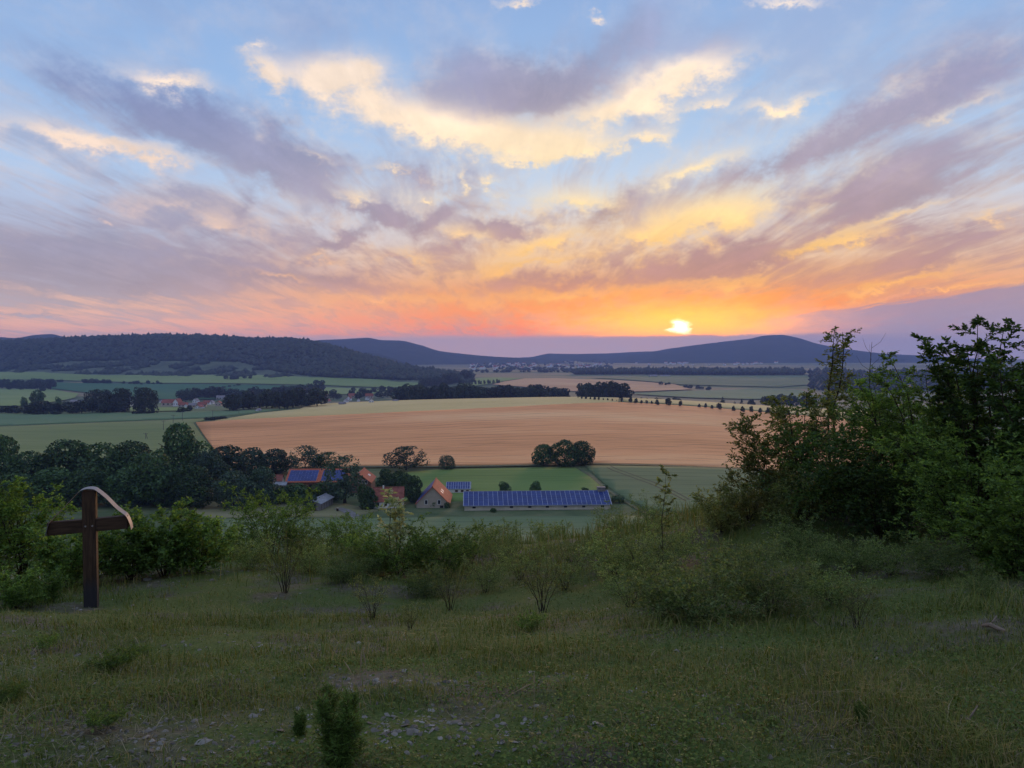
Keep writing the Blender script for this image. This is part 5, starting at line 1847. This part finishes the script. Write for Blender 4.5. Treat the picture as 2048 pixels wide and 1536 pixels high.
# --- low scrub on the crest in the middle
SC = 'low scrub along the crest'
rose1 = shrub('rose_bush', 'bush', 'pale green rose bush in front of the mound', 1480, 1190, 1058, 210, m_leaf_rose, group=SC,
              stems=12, lat=11, twig=6, lpt=6, leaf=.027, asp=.6, up=.55, clear=.06, tmin=.5, girth=.006)
rose2 = shrub('rose_bush', 'bush', 'broad low rose bush at the lower end of the scrub', 1400, 1245, 1110, 260, m_leaf_rose, group=SC,
              stems=12, lat=11, twig=6, lpt=6, leaf=.028, asp=.6, up=.5, clear=.05, tmin=.5, girth=.006)
thin1 = shrub('thorn_bush', 'bush', 'thin twiggy thorn bush in the middle of the scrub', 1290, 1185, 1040, 200, m_leaf_rose, group=SC,
              stems=10, lat=11, twig=6, lpt=7, leaf=.024, asp=.6, up=.5, clear=.15, tmin=.5, girth=.007)
thin2 = shrub('thorn_bush', 'bush', 'bare twiggy bush with few leaves right of the pale sapling', 1085, 1225, 1085, 130, m_leaf_olive, group=SC,
              stems=9, lat=8, twig=5, lpt=3, leaf=.022, asp=.6, up=.9, clear=.3, tmin=.55, girth=.007)
dark1 = shrub('dark_bush', 'bush', 'dark bush round the foot of the pale sapling', 800, 1150, 1040, 190, m_leaf_green, group=SC,
              stems=10, lat=14, twig=7, lpt=9, leaf=.036, asp=.55, up=.5, clear=.05, tmin=.55)
dark2 = shrub('dark_bush', 'bush', 'dense bluish green bush left on the crest', 540, 1112, 1016, 170, m_leaf_green, group=SC, D=16.0, H=1.45, Wd=2.0,
              stems=10, lat=14, twig=7, lpt=9, leaf=.045, asp=.55, up=.6, clear=.05, tmin=.6)
for px, b, hp, D, src, lab in [
    (1590, 1112, 90, None, rose1, 'small rose bush at the foot of the dark thicket'),
    (1545, 1225, 130, None, rose1, 'rose bush right of the broad low rose bush'),
    (1330, 1235, 120, None, rose2, 'rose bush left of the broad low rose bush'),
    (1230, 1150, 95, None, rose2, 'low rose bush left of the thin twiggy thorn bush'),
    (1340, 1140, 120, None, thin1, 'thorn bush round the slender whorled sapling'),
    (1160, 1140, 75, None, thin1, 'thorn bush on the crest right of the stones'),
    (1010, 1125, 70, None, thin1, 'thorn bush on the crest left of the stones'),
    (940, 1130, 95, None, thin1, 'tall thorn bush right of the dark bush'),
    (880, 1150, 110, None, dark1, 'dark bush right of the pale sapling'),
    (740, 1125, 70, None, dark1, 'small dark bush left of the pale sapling'),
    (690, 1120, 100, 16.5, dark2, 'hazy bluish bush below the grey shed'),
    (640, 1118, 75, 17.5, dark2, 'bluish bush behind the crest left of the hazy bush'),
    (470, 1118, 70, 17.0, dark2, 'low dark bush right of the young maples'),
    (590, 1122, 85, 16.5, dark2, 'soft green bush right behind the bare reddish twig bush'),
    (500, 1140, 75, None, rose1, 'wispy bush in front of the dense bluish bush'),
    (620, 1145, 65, None, rose1, 'wispy low bush on the crest below the grey shed'),
    (430, 1130, 85, 16.0, dark1, 'soft green bush between maples and the dense bluish bush'),
    (735, 1150, 75, None, rose2, 'wispy low bush left of the pale sapling'),
    (900, 1222, 105, None, thin2, 'bare twiggy bush left of the middle of the slope'),
    (745, 1240, 105, None, thin2, 'dark twiggy stems below the dark bush'),
    (570, 1185, 130, None, thin2, 'bare reddish twig bush in front of the dense bluish bush'),
    (820, 1260, 70, None, thin2, 'small bare twig bush in the grass, lowest of them'),
    (1715, 1260, 120, None, thin2, 'twiggy bush in the grass on the right slope'),
    (1780, 1150, 85, None, rose1, 'bush at the dark foot of the thicket'),
    (1655, 1210, 90, None, rose2, 'yellowish low bush right of the rose bushes'),
    (1880, 1150, 90, None, rose2, 'low bush below the dense green shrub'),
    (1260, 1215, 110, None, thin1, 'thorn bush right above the whitish stone'),
    (1130, 1180, 90, None, thin1, 'wispy thorn bush in the centre of the slope'),
    (1040, 1160, 85, None, thin1, 'wispy thorn bush behind the bare twiggy bush'),
    (970, 1185, 80, None, thin1, 'wispy thorn bush left of the bare twiggy bush'),
    (690, 1165, 60, None, rose2, 'low bush in front of the hazy bluish bush'),
    (850, 1190, 70, None, rose2, 'low bush at the foot of the dark bush'),
    (1300, 1125, 70, 17.5, thin1, 'distant thorn bush behind the slender sapling'),
    (1220, 1110, 65, 18.0, thin1, 'distant thorn bush on the far crest edge'),
    (1100, 1105, 55, 18.5, rose2, 'distant low bush at the stones on the crest'),
    (1000, 1110, 60, 18.0, rose2, 'distant low bush right of the tall thorn bush'),
    (1620, 1150, 85, None, rose1, 'greenish bush under the olive bush on the mound'),
    (1700, 1140, 75, None, rose2, 'shadowed low bush in front of the thicket centre'),
    (1960, 1190, 60, None, rose1, 'bright low bush at the right slope'),
]:
    shrub_copy(src, lab, px, b, hp, D, SC, rz=px * .37)
shrub('pale_sapling', 'sapling', 'slender sapling with pale large leaves before the red roofed cottage', 790, 1150, 944, 90, m_leaf_pale, group=SC,
      stems=3, lat=12, twig=3, lpt=6, leaf=.085, asp=.5, up=1.6, droop=0, lean=.35, clear=.3, tmin=.6, fold=.15, girth=.007, latlen=.9)
shrub('slender_sapling', 'sapling', 'slender sapling with tiered leaf whorls before the grey green field', 1330, 1150, 930, 80, m_leaf_olive, group=SC,
      stems=1, lat=22, twig=4, lpt=8, leaf=.045, asp=.5, up=.35, droop=0, clear=.12, cone=.7, girth=.006)

# --- young maples and bushes behind the cross
LB = 'bushes behind the wooden cross'
mp1 = shrub('young_maple', 'bush', 'fresh green young maple right of the wooden cross', 330, 1150, 1000, 180, m_leaf_green, group=LB,
            stems=10, lat=14, twig=7, lpt=8, leaf=.052, asp=.8, up=.7, clear=.03, tmin=.6, flatleaf=1.0, fold=.05)
mp2 = shrub('large_bush', 'bush', 'tall dark green bush left of the wooden cross', 50, 1165, 940, 190, m_leaf_green, group=LB,
            stems=9, lat=18, twig=7, lpt=9, leaf=.050, asp=.55, up=.8, clear=.08, tmin=.65)
for px, b, hp, D, src, lab in [
    (400, 1145, 125, None, mp1, 'smaller young maple at the right end of the bushes'),
    (262, 1160, 125, None, mp1, 'young maple under the right cross arm'),
    (142, 1175, 140, None, mp1, 'green bush under the left cross arm'),
    (215, 1150, 110, None, mp1, 'low bush directly behind the cross post'),
    (-30, 1180, 225, None, mp2, 'bush cut off by the left picture edge'),
    (120, 1130, 120, 15.5, mp2, 'dark bush behind the left cross arm'),
    (300, 1120, 110, 17.0, mp2, 'dark bush behind the young maples'),
    (30, 1215, 90, None, mp1, 'low leafy plant in front of the tall dark green bush'),
    (95, 1205, 70, None, mp1, 'small leafy plant between the tall bush and the cross'),
]:
    shrub_copy(src, lab, px, b, hp, D, LB, rz=px * .53)

# juniper and small tufted plants in front
FG = 'small plants in the foreground grass'
jun = shrub('juniper', 'bush', 'small dark juniper seedling at the lower picture edge', 682, 1540, 1366, 135, m_needle, group=FG,
            stems=9, lat=20, twig=7, lpt=14, leaf=.020, asp=.14, up=1.6, droop=0, lean=.6, clear=.05, tmin=.45, fold=0, girth=.010)
herb = shrub('spurge_plant', 'plant', 'light green feathery herb in the grass left of the middle', 232, 1345, 1300, 100, m_leaf_green, group=FG,
             stems=16, lat=5, twig=3, lpt=10, leaf=.022, asp=.22, up=1.0, droop=0, lean=1.0, clear=.3, tmin=.6, fold=0, girth=.008)
for px, b, hp, src, lab in [
    (92, 1300, 38, herb, 'feathery herb nearest to the left edge'),
    (205, 1460, 60, herb, 'feathery herb between stones at the lower left'),
    (285, 1310, 26, herb, 'tiny feathery herb right of the largest one'),
    (20, 1405, 50, herb, 'feathery herb at the left picture edge'),
    (60, 1215, 45, herb, 'feathery herb left of the cross foot'),
    (1722, 1450, 55, jun, 'small dark green tuft in the right foreground'),
    (1545, 1450, 22, herb, 'tiny herb in the right foreground grass'),
    (600, 1470, 60, jun, 'tiny juniper left of the dark juniper seedling'),
    (1060, 1262, 45, herb, 'dark green tuft in the middle of the slope'),
]:
    shrub_copy(src, lab, px, b, hp, None, FG, rz=px * .7)


# ------------------------------------------------------------------ grass, gravel, stones
def view_points(n, r, smin, smax, u0=-.72, u1=.72, pw=1.0):
    """ground points spread evenly over the seen slope (by slope of the sight line)"""
    out = []
    py = 715 + F * (smin + (smax - smin) * r.random(n) ** pw)
    px = 1024 + F * (u0 + (u1 - u0) * r.random(n))
    D = np.exp(np.linspace(math.log(2.2), math.log(30), 400))
    return px, py


def slope_points(n, r, D0=2.2, D1=19.0, power=1.6):
    """random ground points, denser near the viewer"""
    t = r.random(n)
    q = 1 - power
    D = (D0 ** q + (D1 ** q - D0 ** q) * t) ** (1 / q)
    u = -.78 + 1.56 * r.random(n)
    k = r.random(n) < .20                                     # the slope goes on beyond the picture edges
    u = np.where(k, np.sign(u) * (.74 + .75 * np.abs(u)), u)
    X = u * D
    return X, D, hgt(X, D)


def bare(X, Y):
    """how stony the ground is (0..1): worn patches on the hilltop"""
    b = np.zeros_like(X)
    for px, py, wx, wy, a in [(860, 1450, 280, 60, 1.15), (760, 1365, 190, 30, 1.1), (1120, 1356, 60, 18, 1.1), (380, 1142, 130, 26, 1.25), (180, 1215, 60, 18, 1.2), (500, 1135, 60, 12, .8),
                              (250, 1470, 380, 80, .95), (480, 1290, 180, 30, .9), (120, 1360, 200, 40, .5), (1085, 1086, 80, 14, 1.1), (480, 1360, 200, 40, .55), (1600, 1040, 120, 22, .9), (350, 1170, 100, 24, .6), (1800, 1400, 200, 30, .25)]:
        x, y, z = G(px, py, 2.2, 30)
        k = y / F
        sx = wx * k
        sy = wy * k * y / max(EYE - z, .4)
        b = np.maximum(b, a * np.exp(-((X - x) / sx) ** 2 - ((Y - y) / sy) ** 2))
    return b


def blades(name, n, r, hmin, hmax, wid, mat, D0, D1, power, mask, curl=.5, kind='stuff'):
    X, Y, Z = slope_points(n, r, D0, D1, power)
    k = mask(X, Y) > r.random(n)
    X, Y, Z = X[k], Y[k], Z[k]
    n = len(X)
    h = hmin + (hmax - hmin) * r.random(n) ** 1.7
    h = h * (0.35 + 1.5 * vnoise(X * 1.7, Y * 1.7, 61) ** 1.5)
    a = r.random(n) * 2 * pi
    ln = h * curl * (0.3 + r.random(n))
    dx_, dy_ = np.cos(a), np.sin(a)
    w_ = wid * (0.6 + 0.8 * r.random(n)) * (0.6 + Y / 9.0)
    b = np.stack([X, Y, Z - .005], 1)
    sd = np.stack([-dy_, dx_, np.zeros(n)], 1) * (w_ / 2)[:, None]
    m_ = b + np.stack([dx_ * ln * .35, dy_ * ln * .35, h * .6], 1)
    tp = b + np.stack([dx_ * ln, dy_ * ln, h * (1 - .25 * curl)], 1)
    V = np.stack([b - sd, b + sd, m_ + sd * .8, m_ - sd * .8, tp], 1).reshape(-1, 3)
    i = np.arange(n)[:, None] * 5
    o = link(name, mesh_np(name, V, [i + np.array([[0, 1, 2, 3]]), i + np.array([[3, 2, 4]])]), mat)
    return tag(o, kind=kind)


m_grass = leaf_mat('short_hill_grass', [(.040, .068, .010), (.070, .102, .016), (.10, .130, .022), (.135, .145, .032), (.19, .155, .065)], 0.2, objvar=0)
m_straw = leaf_mat('dry_straw', [(.10, .08, .045), (.17, .14, .08), (.25, .21, .13)], 0.1, objvar=0)
m_herb = leaf_mat('low_herbs', [(.034, .070, .012), (.058, .10, .018), (.09, .135, .024), (.13, .165, .034)], 0.2, objvar=0)
_rg = np.random.default_rng(99)
turf = lambda X, Y: np.clip(1.0 - 1.05 * bare(X, Y) - .55 * (vnoise(X * 1.3, Y * 1.3, 15) < .33), 0.03, 1)
blades('grass', 300000, _rg, .02, .085, .0035, m_grass, 2.3, 20.0, 1.75, turf, .9)
tallm = lambda X, Y: np.clip((vnoise(X * .55, Y * .55, 33) - .52) * 5, 0, 1) * np.clip((Y - 4.5) / 3, 0, 1) * (1 - np.clip(bare(X, Y) * 1.6, 0, 1))
blades('tall_grass', 105000, _rg, .06, .22, .004, m_grass, 4.5, 19.0, 1.2, tallm, 1.0)
blades('fallen_straw', 26000, _rg, .03, .06, .0028, m_straw, 2.4, 17.0, 1.6, lambda X, Y: np.clip(.35 + .9 * (vnoise(X * .6 + 9, Y * .6, 44) - .4), 0, 1), 5.0)
edge = lambda X, Y: np.clip((Y - 11) / 5, 0, 1) * (1 - bare(X, Y))
blades('crest_grass', 60000, _rg, .08, .42, .005, m_grass, 10.5, 24.0, .5, edge, .6)

# small leaves of clover, thyme and strawberry between the grass
X, Y, Z = slope_points(115000, _rg, 2.3, 16.0, 1.75)
k = (np.clip(1.1 * (vnoise(X * 1.9, Y * 1.9, 71) - .25) * 1.6, 0, 1) * (1 - .9 * np.clip(bare(X, Y), 0, 1))) > _rg.random(len(X))
X, Y, Z = X[k], Y[k], Z[k]
n = len(X)
hh = .008 + .03 * _rg.random(n)
dr = _rg.normal(size=(n, 3)) * np.array([1, 1, .35])
V, Q = leaf_cards(np.stack([X, Y, Z + hh], 1), dr, np.array([0, 0, 1.0]) + .4 * _rg.normal(size=(n, 3)), .012 + .016 * _rg.random(n), (.008 + .008 * _rg.random(n)), .1)
tag(link('ground_herbs', mesh_np('ground_herbs', V, Q), m_herb), kind='stuff')


# limestone chips
def stone_mat():
    m, nt = newmat('grey_limestone')
    g = nt.new('ShaderNodeNewGeometry')
    n = nt.noise(g.outputs['Position'], 60.0, 4.0, 0.6)
    c = nt.ramp(g.outputs['Random Per Island'], [(0, (.07, .062, .052)), (.5, (.135, .12, .10)), (.85, (.21, .195, .17)), (1, (.32, .30, .27))])
    c = nt.mix(.35, c, nt.ramp(n, [(.3, (.06, .055, .05)), (.7, (.22, .20, .175))]))
    return finish(m, nt, c, 0.9, n, .4, .004, spec=.15)


m_stone = stone_mat()
_sb = np.array([(1, 0, .1), (.4, .85, .25), (-.55, .75, 0), (-1, -.1, .2), (-.4, -.9, .05), (.6, -.75, .2), (.35, .1, .8), (-.35, -.05, .9)])
_st = np.array([(0, 1, 6), (1, 7, 6), (1, 2, 7), (2, 3, 7), (3, 4, 7), (4, 6, 7), (4, 5, 6), (5, 0, 6)])


def stones(name, X, Y, Z, size, flat, r):
    n = len(X)
    ca, sa = np.cos(r.random(n) * 6.28), np.sin(r.random(n) * 6.28)
    B = _sb[None] * (1 + .28 * r.normal(size=(n, 8, 3)))
    B = B * np.stack([size, size * (.5 + .5 * r.random(n)), size * flat * (.5 + r.random(n))], 1)[:, None]
    Bx = B[..., 0] * ca[:, None] - B[..., 1] * sa[:, None]
    By = B[..., 0] * sa[:, None] + B[..., 1] * ca[:, None]
    tl = r.normal(size=(n, 2)) * .22
    Bz = B[..., 2] + Bx * tl[:, :1] + By * tl[:, 1:]
    V = np.stack([Bx + X[:, None], By + Y[:, None], Bz + Z[:, None]], -1).reshape(-1, 3)
    T = (_st[None] + (np.arange(n) * 8)[:, None, None]).reshape(-1, 3)
    return link(name, mesh_np(name, V, T), m_stone)


X, Y, Z = slope_points(42000, _rg, 2.3, 17.0, 1.5)
k = (np.clip(bare(X, Y), 0, 1) ** 1.5 * .95 + .03 + .10 * (vnoise(X * 1.3, Y * 1.3, 15) < .30)) > _rg.random(len(X))
X, Y, Z = X[k], Y[k], Z[k]
n = len(X)
tag(stones('gravel', X, Y, Z, (.006 + .016 * _rg.random(n) ** 2.5) * (.7 + Y / 12), .5, _rg), kind='stuff')
for i, (px, py, w_, lab) in enumerate([
    (130, 1396, 14, 'smooth grey stone lying in the grass at the lower left'),
    (152, 1313, 12, 'flat pale stone right of the feathery herb, lower left'),
    (155, 1514, 16, 'pale stone at the lower left corner among gravel'),
    (330, 1443, 11, 'grey stone in the gravel left of the juniper'),
    (312, 1397, 7, 'upright light brown chip standing in the grass'),
    (395, 1473, 13, 'wide flat stone at the lower gravel patch'),
    (370, 1396, 9, 'bluish round stone in the left gravel'),
    (233, 1473, 11, 'flat grey stone near the feathery lower herb'),
    (555, 1225, 12, 'pale stone at the grass tuft right of the cross'),
    (297, 1160, 13, 'pale block at the worn patch right of the cross'),
    (1244, 1240, 10, 'whitish stone in front of the rose bushes'),
    (1175, 1218, 7, 'small white stone left of the rose bushes'),
    (912, 1415, 9, 'light chip in the middle gravel patch'),
    (1060, 1416, 7, 'little light stone right of the middle gravel patch'),
    (1840, 1310, 9, 'pale stone on the right slope'),
    (1503, 1058, 10, 'white stone on the dark mound')]):
    x, y, z = G(px, py, 2.2, 30)
    s = w_ * y / F * .62
    rr = np.random.default_rng(100 + i)
    o = stones('stone', np.array([0.0]), np.array([0.0]), np.array([0.0]), np.array([s]), .6, rr)
    o.location = (x, y, z)
    tag(o, lab, 'stone', 'single stones in the grass')

# dead sticks
for (x0, y0, x1, y1, th, lab) in [(1965, 1258, 2010, 1268, .016, 'weathered broken stick on the right slope'), (1918, 1444, 1970, 1466, .011, 'thin brown stick at the lower right'),
                                  (1610, 1230, 1650, 1260, .005, 'thin dry twig leaning in the grass beside the rose bushes')]:
    a, b = np.array(G(x0, y0, 2.2, 30)), np.array(G(x1, y1, 2.2, 30))
    mb = MB()
    c_ = (a + b) / 2
    up_ = np.array([0, 0, th * 1.3])
    pts = [a + up_ - c_, a + (b - a) * .35 + up_ * 1.8 - c_, a + (b - a) * .7 + up_ * 1.2 - c_, b + up_ - c_]
    mb.tube(pts, [th * .7, th, th * .9, th * .5], 7)
    mb.tube([pts[1], pts[1] + np.array([.06, .03, .05])], [th * .5, th * .2], 5)
    o = mb.build('stick', simple('bleached_wood', (.17, .13, .10), .3, 8.0), None, True)
    o.location = c_
    tag(o, lab, 'stick')

# single tall grass stalks with seed heads
m_stalk = simple('ripe_grass_stalk', (.26, .20, .12), .2, 5.0)
for (px, b, tpx, tpy, lab) in [(733, 1425, 690, 1322, 'bent grass stalk right above the juniper'), (718, 1470, 724, 1300, 'upright thin stalk behind the juniper'), (742, 1420, 727, 1300, 'short stalk leaning left near the juniper'),
                               (898, 1402, 870, 1262, 'tallest pale grass stalk in the middle foreground'), (850, 1366, 846, 1325, 'thick seed head right of the gravel patch'), (897, 1350, 894, 1315, 'small seed head behind the tallest stalk'),
                               (1068, 1445, 1068, 1345, 'upright stalk right of the gravel patch'), (968, 1436, 1063, 1366, 'long stalk arching to the right'), (1265, 1235, 1262, 1200, 'dry stalk in front of the rose bushes')]:
    p = G(px, b, 2.2, 30)
    k = p[1] / F
    h = (b - tpy) * k
    lx = (tpx - px) * k
    t = empty('grass_stalk', p, label=lab, cat='grass stalk', group='tall ripe grass stalks')
    q = np.linspace(0, 1, 7)
    mb = MB()
    mb.tube([(lx * v ** 1.5, 0, h * v) for v in q], .0014, 4)
    mb.build('stem', m_stalk, t)
    mb = MB()
    mb.tube([(lx * v ** 1.5, .0, h * v) for v in np.linspace(.8, 1.03, 6)], [.0015, .0035, .0042, .0036, .0026, .0008], 5)
    mb.build('seed_head', m_stalk, t)
print('TRIS near shrubs', TRI[0], 'total polys', sum(len(m.polygons) for m in bpy.data.meshes))
